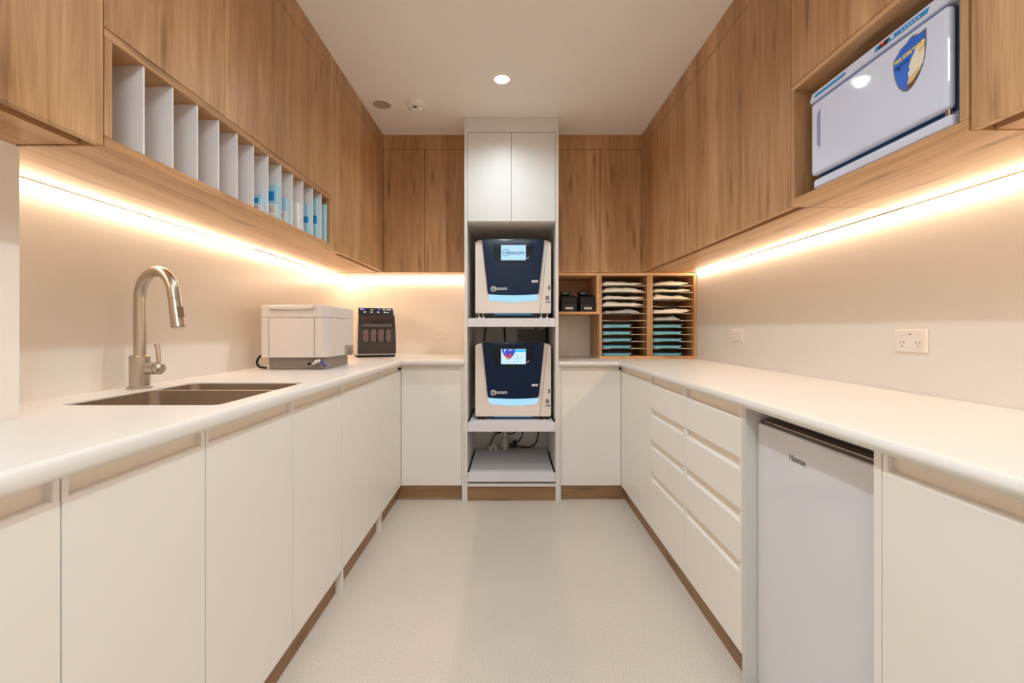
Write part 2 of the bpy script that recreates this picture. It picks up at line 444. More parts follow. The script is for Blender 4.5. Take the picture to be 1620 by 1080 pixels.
# gables either side of the fridge, fillers beside the tower
tag(put('gable_panel', B().box(DR-.0, XR-.002, 1.352, 1.373, 0, ZR0-.001), GABLE), 'pale end panel between the near drawers and the fridge', 'panel')
tag(put('gable_panel', B().box(DR-.0, XR-.002, .859, .877, 0, ZR0-.001), LAM), 'cream end panel on the camera side of the fridge', 'panel')
tag(put('filler_strip', B().box(-.2975, -.2835, YE-.010, YE+.012, 0, ZL0-.001), LAM), 'thin cream upright strip on the sink side of the tower', 'strip')
tag(put('filler_strip', B().box(.308, .322, YE-.010, YE+.012, 0, ZR0-.001), LAM), 'thin cream upright strip on the drawer side of the tower', 'strip')

# ---------------------------------------------------------------- worktops
def round_rect(x0, x1, y0, y1, r, n=5):
    pts = []
    for cx, cy, a in ((x1-r, y1-r, 0), (x0+r, y1-r, 90), (x0+r, y0+r, 180), (x1-r, y0+r, 270)):
        for k in range(n+1):
            th = math.radians(a+90*k/n); pts.append((cx+r*math.cos(th), cy+r*math.sin(th)))
    return pts
def worktop(pts, z0, z1, front, holes=(), r=.014):
    t = B(); t.prism(pts, z0, z1, 'z', holes=holes)
    es = []
    for e in t.bm.edges:
        a, b_ = e.verts
        if abs(a.co.z-b_.co.z) > 1e-6: continue
        if any(front(v.co) is False for v in e.verts): continue
        if len(e.link_faces) == 2 and e.calc_face_angle(0) > .5: es.append(e)
    bmesh.ops.bevel(t.bm, geom=es, offset=r, segments=5, affect='EDGES', profile=.5)
    for f in t.bm.faces:
        if f.calc_area() < .1 and abs(f.normal.z) < .995 and max(e.calc_length() for e in f.edges) > .3: f.smooth = True
    return t
SX0, SX1, SY0, SY1, SYM = -1.125, -.728, 1.134, 1.62, 1.44
FXL, FYE, FXR = -0.660, 2.826, 0.680
pl = [(FXL, -.5), (FXL, FYE), (TX0-.001, FYE), (TX0-.001, YB-.001), (XL+.001, YB-.001), (XL+.001, YN+.001), (XN+.001, YN+.001), (XN+.001, -.5)]
def frontL(c): return (abs(c.x-FXL) < .003 or abs(c.y-FYE) < .003) and (c.y < FYE+.003) and not (c.x > TX0+.1)
wt = worktop(pl, ZL0, ZTL, frontL, holes=[round_rect(SX0, SX1, SY0, SY1, .02)[::-1]])
tag(put('worktop', wt, TOP), 'white round-nosed worktop holding the sink and the tap', 'worktop')
pr = [(FXR, -.5), (XR-.001, -.5), (XR-.001, YB-.001), (TX1+.001, YB-.001), (TX1+.001, FYE), (FXR, FYE)]
def frontR(c): return (abs(c.x-FXR) < .003 or abs(c.y-FYE) < .003) and c.y < FYE+.003
tag(put('worktop', worktop(pr, ZR0, ZTR, frontR), TOP), 'long white worktop over the drawers and the fridge', 'worktop')

# ---------------------------------------------------------------- sink
sk = thing('sink', 'two-bowl stainless steel sink set under the white worktop', 'sink', (-.93, 1.38, ZL0-.17))
def bowl(x0, x1, y0, y1, dep, name):
    b = B(); t = b.bm
    zt = ZTL-.0045
    rings = []
    for (ins, z, r) in ((0, zt, .028), (0.0, zt-.02, .028), (.006, zt-dep+.02, .03), (.014, zt-dep+.006, .034), (.03, zt-dep, .04)):
        rings.append([t.verts.new((p[0], p[1], z)) for p in round_rect(x0+ins, x1-ins, y0+ins, y1-ins, r, 6)])
    for A, C_ in zip(rings, rings[1:]):
        n = len(A)
        for i in range(n):
            f = t.faces.new((A[i], C_[i], C_[(i+1) % n], A[(i+1) % n])); f.smooth = True
    t.faces.new(rings[-1])
    o = put(name, b, SINKM, sk)
    c = ((x0+x1)/2, (y0+y1)/2, zt-dep)
    put('drain', B().lathe([(.0, .001), (.018, .001), (.02, .004), (.04, .004), (.043, .0005)], c, 24), CHROME, o)
bowl(SX0+.004, SX1-.004, SY0+.004, SYM-.006, .185, 'bowl'); bowl(SX0+.004, SX1-.004, SYM+.006, SY1-.004, .15, 'bowl')
ri_ = lambda a, b_: round_rect(SX0+.0042, SX1-.0042, a, b_, .028, 6)[::-1]
put('rim', B().prism(round_rect(SX0+.0003, SX1-.0003, SY0+.0003, SY1-.0003, .0205), ZTL-.0062, ZTL-.0035, 'z', holes=[ri_(SY0+.0042, SYM-.0062), ri_(SYM+.0062, SY1-.0042)]), SINKM, sk)

# ---------------------------------------------------------------- tap
tp = thing('kitchen_tap', 'brushed metal gooseneck tap with pull-out spray head behind the sink', 'tap', (-1.186, 1.46, ZTL))
cx, cy = -1.186, 1.46
put('body', B().lathe([(.0, 0), (.0335, 0), (.0335, .005), (.0275, .008), (.0275, .103), (.024, .106), (0, .106)], (cx, cy, ZTL), 40), STEEL, tp)
dirv = Vector((.93, -.37, 0)).normalized()
z0 = ZTL+.104; R = .083
pts = [(cx, cy, z0+k*.03) for k in range(0, 8)]
zc = 1.274-.0165-R
pts = [p for p in pts if p[2] < zc]
for k in range(0, 21):
    th = PI-PI*k/20*0.955
    pts.append((cx+dirv.x*(R+R*math.cos(th)), cy+dirv.y*(R+R*math.cos(th)), zc+R*math.sin(th)))
e1, e0 = Vector(pts[-1]), Vector(pts[-2]); dd = (e1-e0).normalized()
pts.append(tuple(e1+dd*.018))
put('spout', B().tube(pts, .0165, 24), STEEL, tp)
h0 = e1+dd*.0195
hd = put('spray_head', B().tube([h0, h0+dd*.03, h0+dd*.07, h0+dd*.088, h0+dd*.09], .018, 24, rs=[.0168, .0172, .0185, .0190, .017]), STEEL, tp)
sd = Vector((1, -.3, 0)).normalized(); sd = (sd-dd*sd.dot(dd)).normalized()
q = B().box(-.009, .009, -.002, .002, -.018, .018, .003)
zax = -dd; yax = -sd; xax = yax.cross(zax)
Mb = Matrix(((xax.x, yax.x, zax.x, 0), (xax.y, yax.y, zax.y, 0), (xax.z, yax.z, zax.z, 0), (0, 0, 0, 1)))
c_ = h0+dd*.043+sd*.0178; Mb.translation = c_
put('spray_button', q.xform(Mb), mat('dark_button', srgb(150, 136, 120), .35, .9), hd)
lv = Vector((1, .02, 0)).normalized(); zl = ZTL+.064
p0 = Vector((cx, cy, zl))
put('valve', B().tube([p0+lv*.024, p0+lv*.052], .0195, 24).tube([p0+lv*.0535, p0+lv*.066, p0+lv*.073, p0+lv*.0745], .0195, 24, rs=[.0195, .0195, .014, .004]), STEEL, tp)
put('lever', B().tube([p0+lv*.060+Vector((0, 0, .015)), p0+lv*.060+Vector((-.002, 0, .05)), p0+lv*.058+Vector((-.004, 0, .078))], .006, 14, rs=[.0065, .0062, .0074]), STEEL, tp)

# ---------------------------------------------------------------- upper cabinets
def udoor(parent, side, a0, a1, z0, z1, name='door'):
    g = .0017
    if side == 'L': b = B().box(UL, UL-.018, a0+g, a1-g, z0+g, z1-g, .0008, 1)
    elif side == 'R': b = B().box(UR, UR+.018, a0+g, a1-g, z0+g, z1-g, .0008, 1)
    else: b = B().box(a0+g, a1-g, YU, YU+.018, z0+g, z1-g, .0008, 1)
    return put(name, b, WV, parent)
def ucarcass(parent, side, a0, a1, depth_to, ztop=H-.002, zlow=None):
    zl = zlow or ZS
    s = -1 if side == 'L' else 1; U = UL if side == 'L' else UR
    put('carcass', B().box(U+s*.0205, depth_to, a0, a1, zl+.022, ztop), WY, parent)
    put('base_board', B().box(U+s*.050, depth_to, a0, a1, zl, zl+.0215), WY, parent)
# left run
t = thing('wall_cabinet', 'oak wall cabinet nearest the camera above the near end of the sink run', 'cabinet', (-.96, .2, ZS), group='oak wall cabinets')
ucarcass(t, 'L', -.6, .962, XN-.001)
for a, b_ in ((-.6, -.2), (-.2, .19), (.19, .58), (.58, .966)): udoor(t, 'L', a, b_, ZU, ZF)
NZ0, NZ1 = 1.4645, 1.7167      # niche box outer
t = thing('divided_shelf_cabinet', 'oak wall cabinet with a long open shelf split by white upright dividers', 'cabinet', (-1.05, 1.58, NZ0), group='oak wall cabinets')
put('carcass', B().box(UL-.0205, XL+.001, .966, 2.362, NZ1+.001, H-.002).box(UL-.0205, XL+.001, 2.1985, 2.362, ZS, NZ1), WY, t)
g = .0005
put('shelf_bottom', B().box(UL, XL+.001, .968, 2.197, NZ0, NZ0+.0225, .0008, 1), WY, t)
put('shelf_top', B().box(UL, XL+.001, .968, 2.197, NZ1-.020, NZ1, .0008, 1), WY, t)
put('side_panel', B().box(UL-.0002, XL+.001, .968, .986, NZ0+.023, NZ1-.0205), WV, t)
put('side_panel', B().box(UL-.0002, XL+.001, 2.179, 2.197, NZ0+.023, NZ1-.0205), WV, t)
put('back_panel', B().box(XL+.01, XL+.004, .9865, 2.1785, NZ0+.023, NZ1-.0205), WY, t)
for i in range(12):
    y = 1.074+.0923*i
    put('divider', B().box(UL-.004, XL+.011, y, y+.0045, NZ0+.0228, NZ1-.0203), DIVW, t)
udoor(t, 'L', .966, 1.374, NZ1, ZF); udoor(t, 'L', 1.374, 1.791, NZ1, ZF)
g = .0017
put('door', B().prism([(1.791+g, NZ1+g), (2.1985, NZ1+g), (2.1985, ZU+.002), (2.362-.0006, ZU+.002), (2.362-.0006, ZF-g), (1.791+g, ZF-g)], UL-.018, UL, 'x'), WV, t)
t = thing('wall_cabinet', 'oak wall cabinet between the divided shelf and the far corner', 'cabinet', (-1.05, 2.9, ZS), group='oak wall cabinets')
ucarcass(t, 'L', 2.3635, YU-.0, XL+.001)
udoor(t, 'L', 2.362, YU+.002, ZU, ZF)
# right run
t = thing('wall_cabinet', 'wide oak wall cabinet between the towel warmer shelf and the far corner', 'cabinet', (1.08, 2.3, ZS), group='oak wall cabinets')
ucarcass(t, 'R', 1.4635, YU, XR-.001)
for a, b_ in ((1.459, 1.85), (1.85, 2.36), (2.36, YU+.002)): udoor(t, 'R', a, b_, ZU, ZF)
WZ0, WZ1 = 1.4655, 1.8472
t = thing('appliance_shelf_cabinet', 'oak wall cabinet with an open shelf holding the towel warmer', 'cabinet', (1.08, 1.18, WZ0), group='oak wall cabinets')
put('carcass', B().box(UR+.0205, XR-.001, .893, 1.459, WZ1+.001, H-.002), WY, t)
put('shelf_bottom', B().box(UR, XR-.001, .895, 1.4575, WZ0, WZ0+.0232, .0008, 1), WY, t)
put('shelf_top', B().box(UR, XR-.001, .895, 1.4575, WZ1-.0155, WZ1, .0008, 1), WY, t)
put('side_panel', B().box(UR+.0002, XR-.001, .895, .911, WZ0+.0235, WZ1-.016), WV, t)
put('side_panel', B().box(UR+.0002, XR-.001, 1.4415, 1.4575, WZ0+.0235, WZ1-.016), WV, t)
put('back_panel', B().box(XR-.01, XR-.004, .9115, 1.441, WZ0+.0235, WZ1-.016), WY, t)
udoor(t, 'R', .893, 1.459, WZ1, ZF)
t = thing('wall_cabinet', 'oak wall cabinet on the camera side of the towel warmer', 'cabinet', (1.08, .2, ZS), group='oak wall cabinets')
ucarcass(t, 'R', -.6, .889, XR-.001)
for a, b_ in ((-.6, -.1), (-.1, .39), (.39, .891)): udoor(t, 'R', a, b_, ZU, ZF)
# back run
t = thing('wall_cabinet', 'two-door oak wall cabinet in the far corner beside the tower on the sink side', 'cabinet', (-.57, 3.28, ZS), group='oak wall cabinets')
put('carcass', B().box(XL+.001, TX0-.002, YU+.0205, YB-.001, ZS, H-.002), WX, t)
udoor(t, 'E', UL, -.579, ZU, ZF); udoor(t, 'E', -.579, TX0-.001, ZU, ZF)
t = thing('wall_cabinet', 'two-door oak wall cabinet above the pouch racks beside the tower', 'cabinet', (.6, 3.28, ZS), group='oak wall cabinets')
put('carcass', B().box(TX1+.002, XR-.001, YU+.0205, YB-.001, ZS, H-.002), WX, t)
udoor(t, 'E', TX1+.001, .6175, ZU, ZF); udoor(t, 'E', .6175, UR, ZU, ZF)

# ---------------------------------------------------------------- LED strips in the corner of wall and soffit
def led(label, axis, a0, a1, sgn, cpos, z):
    t = thing('led_strip', label, 'light', (cpos, (a0+a1)/2, z) if axis == 'y' else ((a0+a1)/2, cpos, z), group='warm strip lights under the wall cabinets')
    # triangular corner profile with a slanted diffuser
    k = .016; e = .0015
    tri = [(0, 0), (sgn*k, 0), (sgn*k, -.003), (sgn*.003, -k), (0, -k)]
    dif = [(sgn*(k-.0005), -.0035), (sgn*(k-.002), -.0055), (sgn*.0055, -k+.002), (sgn*.0035, -k+.0005), (sgn*(.0035-e), -k-.0015), (sgn*(k+e*.4), -.0035-e)]
    if axis == 'y':
        tri = [(cpos+p[0], z+p[1]) for p in tri]; d2 = [(cpos+sgn*k-sgn*.001, z-.0035), (cpos+sgn*k, z-.005), (cpos+sgn*.005, z-k), (cpos+sgn*.0035, z-k+.001)]
        put('profile', B().prism(tri, a0, a1, 'y'), ALU, t)
        put('diffuser', B().prism(d2, a0, a1, 'y'), LEDM, t)
    else:
        tri = [(cpos+p[0], z+p[1]) for p in tri]; d2 = [(cpos+sgn*k-sgn*.001, z-.0035), (cpos+sgn*k, z-.005), (cpos+sgn*.005, z-k), (cpos+sgn*.0035, z-k+.001)]
        put('profile', B().prism(tri, a0, a1, 'x'), ALU, t)
        put('diffuser', B().prism(d2, a0, a1, 'x'), LEDM, t)
led('warm strip light over the sink and tap', 'y', YN+.003, YB-.02, 1, XL+.0005, 1.4643)
led('warm strip light along the wall of the socket outlets over the long worktop', 'y', -.55, YU-.01, -1, XR-.0005, 1.4650)
led('short warm strip light on the end wall beside the tower', 'x', XL+.02, TX0-.004, -1, YB-.0005, ZS-.0005)

# ---------------------------------------------------------------- tower
tw = thing('machine_tower', 'tall white open tower cabinet holding two sterilisers between the worktops', 'cabinet', (.012, 3.15, 0))
YB2 = YB-.002
put('side_panel', B().box(TX0, TX0+.018, TY, YB2, 0, H-.001), TOWERW, tw)
put('side_panel', B().box(TX1-.018, TX1, TY, YB2, 0, H-.001), TOWERW, tw)
ix0, ix1 = TX0+.0185, TX1-.0185
put('top_fascia', B().box(ix0, ix1, TY+.001, TY+.018, 2.306, H-.001), TOWERW, tw)
put('cupboard', B().box(ix0, ix1, TY+.022, YB2, 1.744, H-.002), TOWERW, tw)
xm = (ix0+ix1)/2
put('door', B().box(ix0+.001, xm-.0012, TY+.001, TY+.019, 1.750, 2.3035, .001, 1), TOWERW, tw)
put('door', B().box(xm+.0012, ix1-.001, TY+.001, TY+.019, 1.750, 2.3035, .001, 1), TOWERW, tw)
for zt, zb, dep in ((1.1447, 1.0917, .50), (.4960, .4372, .50), (.1815, .1245, .56)):
    s = put('pull_out_shelf', B().box(ix0+.012, ix1-.012, TY+.012, TY+dep, zt-.016, zt).box(ix0+.001, ix1-.001, TY-.001, TY+.0115, zb, zt+.0005, .001, 1), SHELFW, tw)
    for xx in ((ix0+.0005, ix0+.0095), (ix1-.0095, ix1-.0005)): put('runner', B().box(xx[0], xx[1], TY+.0125, TY+.5, zt-.010, zt+.002), BLACKP, s)
put('bottom_rail', B().box(ix0, ix1, TY+.002, YB2-.1, .0945, .112), TOWERW, tw)
put('kickboard', B().box(ix0, ix1, TY+.02, TY+.036, 0, .094), KICKX, tw)

# clutter behind the shelves
def cable(label, pts, r=.0045, group=None, m=BLACKR):
    P = [Vector(p) for p in pts]; out = []
    for i in range(len(P)-1):
        a, b_, c, d = P[max(i-1, 0)], P[i], P[i+1], P[min(i+2, len(P)-1)]
        for k in range(6):
            u = k/6
            out.append(.5*((2*b_)+(-a+c)*u+(2*a-5*b_+4*c-d)*u*u+(-a+3*b_-3*c+d)*u**3))
    out.append(P[-1])
    return tag(put('power_cable', B().tube(out, r, 8), m), label, 'cable', group)
YC = YB-.03
def wx(px, s=215): return (px-806)/s
def wz(py, s=215): return CZ+(521-py)/s
CG = 'black cables behind the tower shelves'
cable('thin black cable hanging behind the lower steriliser at the sink side', [(wx(768), YC, wz(517)), (wx(766), YC, wz(530)), (wx(764.5), YC, wz(545)), (wx(764), YC, wz(562))], group=CG)
cable('black cable with a plug hanging behind the middle of the lower steriliser', [(wx(797), YC, wz(516)), (wx(798), YC, wz(528)), (wx(799), YC, wz(545)), (wx(799), YC, wz(560))], .006, group=CG)
cable('curved black cable hanging behind the lower steriliser at the drawer side', [(wx(849), YC, wz(517)), (wx(851), YC, wz(530)), (wx(852), YC, wz(545)), (wx(851), YC, wz(560))], .006, group=CG)
cable('black cable closest to the tower side panel behind the lower steriliser', [(wx(866), YC, wz(517)), (wx(867), YC, wz(535)), (wx(867), YC, wz(560))], .006, group=CG)
tag(put('junction_box', B().box(wx(820), wx(865), YB-.045, YB-.001, wz(560), wz(521), .004), GREYP), 'square beige box on the wall behind the lower steriliser', 'box')
Yc = YB-.05
cable('black cable running down from the drain to the bottom shelf', [(wx(768), Yc, wz(680)), (wx(780), Yc, wz(686)), (wx(792), Yc, wz(687)), (wx(783), Yc, wz(691)), (wx(778), Yc, wz(699)), (wx(774), Yc, wz(711))], group=CG)
cable('black cable looping past the white drain pipe', [(wx(798), Yc-.02, wz(684)), (wx(808), Yc-.02, wz(689)), (wx(816), Yc-.02, wz(685)), (wx(817), Yc-.02, wz(678))], group=CG)
cable('black cable curling down into the dark valve', [(wx(826), Yc, wz(680)), (wx(827), Yc, wz(692)), (wx(822), Yc, wz(700)), (wx(816), Yc, wz(704))], group=CG)
cable('long black cable sweeping from the dark valve up the drawer side', [(wx(806), Yc, wz(709)), (wx(820), Yc, wz(710)), (wx(838), Yc, wz(711)), (wx(848), Yc, wz(705)), (wx(852), Yc, wz(692)), (wx(852), Yc, wz(676))], .005, group=CG)
dp = thing('drain_pipe', 'white plastic drain pipe with a screw collar behind the bottom shelf', 'pipe', (wx(799), YB-.09, .10))
c_ = (wx(799), YB-.085, 0)
put('pipe', B().lathe([(.018, .114), (.018, .44)], c_, 20), PVC, dp)
put('collar', B().lathe([(.025, wz(709)), (.025, wz(698)), (.022, wz(697)), (.022, wz(695)), (.0255, wz(694.5)), (.0255, wz(693))], c_, 20), PVC, dp)
put('bend', B().tube([(wx(780)-.02, YB-.09, .20-.05), (wx(780)-.018, YB-.09, .2), (wx(780), YB-.09, .212), (wx(780)+.018, YB-.09, .2), (wx(780)+.02, YB-.09, .15)], .016, 14), PVC, dp)
vv = B().tube([(wx(806), YB-.08, wz(706.5)), (wx(818), YB-.08, wz(706.5))], .016, 14).lathe([(.010, 0), (.013, .02), (.013, .03)], (wx(814), YB-.08, wz(705)), 14)
tag(put('stop_valve', vv, BLACKP), 'dark valve joined to the drain pipe', 'valve')

# ---------------------------------------------------------------- sterilisers
def arc(x0, x1, z, sag, n=14): return [(x0+(x1-x0)*i/n, z-sag*(1-(2*i/n-1)**2)) for i in range(n+1)]
def ring(cx, cz, ro, ri, y0, y1, a0=0, a1=360, n=28, axis='y'):
    a = [math.radians(a0+(a1-a0)*i/n) for i in range(n+1)]
    p = [(cx+ro*math.cos(t_), cz+ro*math.sin(t_)) for t_ in a]+[(cx+ri*math.cos(t_), cz+ri*math.sin(t_)) for t_ in reversed(a)]
    return B().prism(p, y0, y1, axis)
def steriliser(label, z0, foot, screen):
    X0, X1, YFs, D, HH = -.2207, .2683, 2.927, .47, .474
    t = thing('steriliser', label, 'steriliser', ((X0+X1)/2, YFs+D/2, z0), group='bench-top sterilisers in the tower')
    S = .489/725
    U = lambda x: X0+(x-190)*S
    zb = z0+foot
    V = lambda y: zb+(935-y)*S
    put('casing', B().prism([(X0+.006, zb), (X1-.004, zb), (X1, zb+.006), (X1, V(262)), (X1-.02, V(243)), (U(848), V(236)), (U(262), V(236)), (X0+.02, V(240)), (X0, V(258)), (X0, zb+.006)], YFs+D, YFs, 'y', .004), BODY, t)
    dp_ = [(U(258), V(236)), (U(310), V(730)), (U(316), V(748)), (U(330), V(755))]+[(x, z) for x, z in arc(U(345), U(757), V(756), .005, 10)]+[(U(775), V(755)), (U(788), V(748)), (U(796), V(730)), (U(848), V(236))]
    d = put('door', B().prism(dp_, YFs-.0005, YFs-.016, 'y', .003), NAVY, t)
    fy = YFs-.0162
    put('top_rim', B().box(U(266), U(842), YFs-.014, YFs+.0, V(240)+.0005, V(236)+.006, .0025), NAVY, d)
    put('display_window', B().prism([(U(352), V(268)), (U(382), V(432))]+arc(U(386), U(716), V(440), .012, 10)+[(U(722), V(432)), (U(752), V(268))], fy, fy-.0012, 'y', .0004), NAVYD, d)
    y1 = fy-.0014
    scx0, scx1, scz0, scz1 = U(437), U(672), V(433), V(290)
    sr = put('screen', B().box(scx0, scx1, y1, y1-.0010, scz0, scz1), SCRL if screen == 'logo' else SCRW, t)
    y2 = y1-.0012; W_ = scx1-scx0; Hh = scz1-scz0
    if screen == 'logo':
        put('screen_mark', ring(scx0+.20*W_, scz0+.50*Hh, .24*Hh, .20*Hh, y2, y2-.0003, 20, 330), SCRD, sr)
        put('screen_lettering', text_b('mocom', .0385, M_front(scx0+.15*W_, y2, scz0+.50*Hh), .0002, sx=1.08, bold=.0008), SCRD, sr)
    else:
        sx = lambda u: scx0+u*W_
        szz = lambda v: scz0+v*Hh
        def poly(nm, pts, m, dy=0.0): put(nm, B().prism([(sx(a), szz(b_)) for a, b_ in pts], y2-dy, y2-dy-.0002, 'y'), m, sr)
        poly('screen_sky', [(.58, .80), (.99, .80), (.99, .98), (.58, .98)], SCRC)
        poly('screen_picture', [(.03, .99), (.05, .80), (.12, .58), (.22, .38), (.27, .31), (.35, .31), (.44, .46), (.52, .64), (.575, .84), (.58, .99)], SCRB, .0002)
        for q_ in ([(.15, .58), (.20, .74), (.25, .50), (.24, .36), (.20, .42)], [(.30, .42), (.31, .62), (.38, .74), (.42, .62), (.36, .38)], [(.44, .46), (.50, .62), (.42, .50)]):
            poly('screen_picture', q_, SCRR, .0005)
        poly('screen_picture', [(.22, .40), (.26, .46), (.29, .36), (.34, .46), (.37, .40), (.33, .30), (.28, .30)], SCRO, .0008)
        for q_ in ([(.12, .98), (.16, .80), (.10, .74), (.17, .84), (.20, .98)], [(.30, .80), (.34, .95), (.42, .96), (.47, .80), (.43, .90), (.35, .90)]):
            poly('screen_picture', q_, SCRW, .0005)
        b = B()
        for (a, v_) in ((.62, .66), (.68, .53), (.55, .39), (.68, .40), (.68, .24), (.82, .46), (.30, .11), (.53, .14)):
            b.box(sx(a)-.003, sx(a)+.003, y2-.0002, y2-.0005, szz(v_)-.0022, szz(v_)+.0022)
        put('screen_icons', b, SCRD, sr)
    put('power_mark', B().tube([(U(682), y1-.0006, V(416)), (U(692), y1-.0008, V(410)), (U(702), y1-.0006, V(402))], .0024, 8, rs=[.0014, .003, .0012]), WHITEP, d)
    put('badge', B().box(U(728), U(787), fy+.0003, fy-.0012, V(643), V(622), .0005, 1), WHITEP, d)
    put('badge_lettering', B().box(U(738), U(778), fy-.0013, fy-.0016, V(635), V(630)), SCRR if False else mat('maroon_print', srgb(110, 50, 60), .5), d)
    put('logo_ring', ring(U(364), V(704), .0175, .0140, fy, fy-.0006, 25, 335), WHITEP, d)
    put('logo_lettering', text_b('mocom', .034, M_front(U(352), fy-.0003, V(700)), .0003, sx=.92, bold=.0003), WHITEP, d)
    lp = [(U(313), V(757)), (U(322), V(800)), (U(332), V(812))]+arc(U(345), U(757), V(814), .010, 10)+[(U(772), V(812)), (U(782), V(800)), (U(790), V(757))]
    put('light_bar', B().prism(lp, YFs-.0002, YFs-.003, 'y'), BARL, t)
    # service hatch joint, print on it
    put('hatch_joint', B().prism([(U(878), V(250)), (U(882), V(250)), (U(810), V(932)), (U(805), V(932))], YFs+.001, YFs-.0004, 'y'), INKG, t)
    pr_ = B()
    for (a, b_, c, e_) in ((885, 905, 672, 712), (862, 895, 770, 808), (862, 870, 820, 838), (874, 884, 820, 838), (888, 904, 820, 838)):
        pr_.box(U(a), U(b_), YFs-.0002, YFs-.0006, V(e_), V(c))
    put('rating_print', pr_, INKG, t)
    if foot > .02:
        put('plinth', B().box(U(235), U(880), YFs+.02, YFs+D-.02, z0+.0085, zb-.0005), BLACKP, t)
    else:
        put('plinth', B().box(U(235), U(880), YFs+.015, YFs+D-.02, z0+.003, zb-.0005), BLACKP, t)
    put('glow_strip', B().box(U(370), U(735), YFs+.002, YFs+.013, zb-.011 if foot > .02 else zb-.006, zb-.0005), BARD, t)
    for xx in (U(225), U(265), U(822), U(880)):
        for yy in (YFs+.012, YFs+D-.04):
            put('foot', B().lathe([(.004, foot-.0003), (.004, .012 if foot > .02 else .006), (.010, .010 if foot > .02 else .005), (.011, .0), (0, 0)], (xx, yy, z0), 14), CHROME if foot > .02 else BLACKR, t)
    return t
steriliser('upper steriliser with navy door and pale logo screen', 1.1456, .033, 'logo')
steriliser('lower steriliser with navy door and colourful balloon screen', .4968, .018, 'picture')

# ---------------------------------------------------------------- ultrasonic cleaner box
uc = thing('instrument_washer', 'wide pale grey lidded box on a dark base beyond the sink', 'appliance', (-1.0, 2.3, ZTL))
cz0 = ZTL
base = [(-1.135, 2.150), (-.875, 2.150), (-.868, 2.17), (-.878, 2.47), (-1.14, 2.47)]
put('base', B().prism(base, cz0+.002, cz0+.058, 'z', .003), GREYP, uc)
def ub(inset, dz=0):
    p = [(-1.163, 2.135)]
    for k in range(0, 9): p.append((-1.163+.285*(k/8)+.004, 2.126-.010*math.sin(PI*k/8)))
    p += [(-.862, 2.150), (-.853, 2.176), (-.848, 2.47), (-1.165, 2.47)]
    c = Vector((-1.0, 2.3))
    return [tuple(c+(Vector(q_)-c)*inset) for q_ in p]
put('body', B().prism(ub(1.0), cz0+.0585, CZ+.0555, 'z', .002), CASEG, uc)
ld = put('lid', B().prism(ub(1.0), CZ+.0575, CZ+.114, 'z', .006), CASEG, uc)
fr = 2.115
hp = [(-1.124, CZ+.108)]+[(x, z) for x, z in arc(-1.122, -.912, CZ+.0955, .004, 10)]+[(-.910, CZ+.108)]
put('handle', B().prism([(-1.121, CZ+.110), (-1.121, CZ+.0985)]+arc(-1.118, -.912, CZ+.0965, .0035, 10)+[(-.909, CZ+.0985), (-.909, CZ+.110)], 2.122, 2.099, 'y', .0015), CASEG, ld)
put('joint', B().box(-1.1232, -1.1220, 2.121, 2.1175, CZ-.125, CZ+.054).box(-.9102, -.9090, 2.122, 2.1180, CZ-.125, CZ+.054), mat('joint_shadow_grey', srgb(178, 168, 160), .6), uc)
put('connection_panel', B().prism([(2.35, CZ-.1335), (2.468, CZ-.1335), (2.468, CZ-.085), (2.35, CZ-.080)], -.853, -.8465, 'x'), mat('panel_grey', srgb(160, 148, 136), .45), uc)
put('drain_knob', B().lathe([(.017, 0), (.017, .012), (.012, .014), (0, .014)], (-.8465, 2.41, CZ-.117), 18, 'x'), GREYP, uc)
fit = thing('drain_fitting', 'chrome drain fitting at the front corner of the pale washer box', 'fitting', (-.895, 2.135, ZTL+.03))
fx = -.925
put('elbow', B().tube([(-.925, 2.148, ZTL+.034), (-.925, 2.128, ZTL+.030), (-.915, 2.118, ZTL+.030), (-.895, 2.118, ZTL+.040), (-.884, 2.126, ZTL+.046)], .0095, 14), CHROME, fit)
put('nut', B().tube([(-.928, 2.126, ZTL+.030), (-.928, 2.112, ZTL+.030)], .013, 6), CHROME, fit)
put('hose_end', B().lathe([(.008, 0), (.0095, .004), (.0095, .006)], (-.928, 2.105, ZTL+.030), 14, 'y'), BLACKP, fit)
put('handle', B().tube([(-.884, 2.125, ZTL+.046), (-.872, 2.118, ZTL+.034), (-.852, 2.108, ZTL+.018)], .0042, 8, rs=[.003, .0046, .004]), BLUEC, fit)
cable('thick black cord curving out behind the pale washer box onto the worktop', [(-1.172, 2.20, ZTL+.072), (-1.180, 2.155, ZTL+.062), (-1.187, 2.14, ZTL+.036), (-1.174, 2.137, ZTL+.014), (-1.142, 2.142, ZTL+.0075)], .0055)

# ---------------------------------------------------------------- handpiece care machine (smoked cover)
hm = thing('handpiece_oiler', 'small machine with smoked brown cover and lit buttons in the far corner', 'appliance', (-.955, 3.22, ZTL), math.radians(23))
w2 = .132
def bowed(yf, x, z): return yf
side = []
prof = [(-.130, .016), (-.130, .10), (-.128, .20), (-.118, .27), (-.104, .31), (-.090, .332), (-.070, .342), (.12, .342), (.13, .33), (.13, .016)]
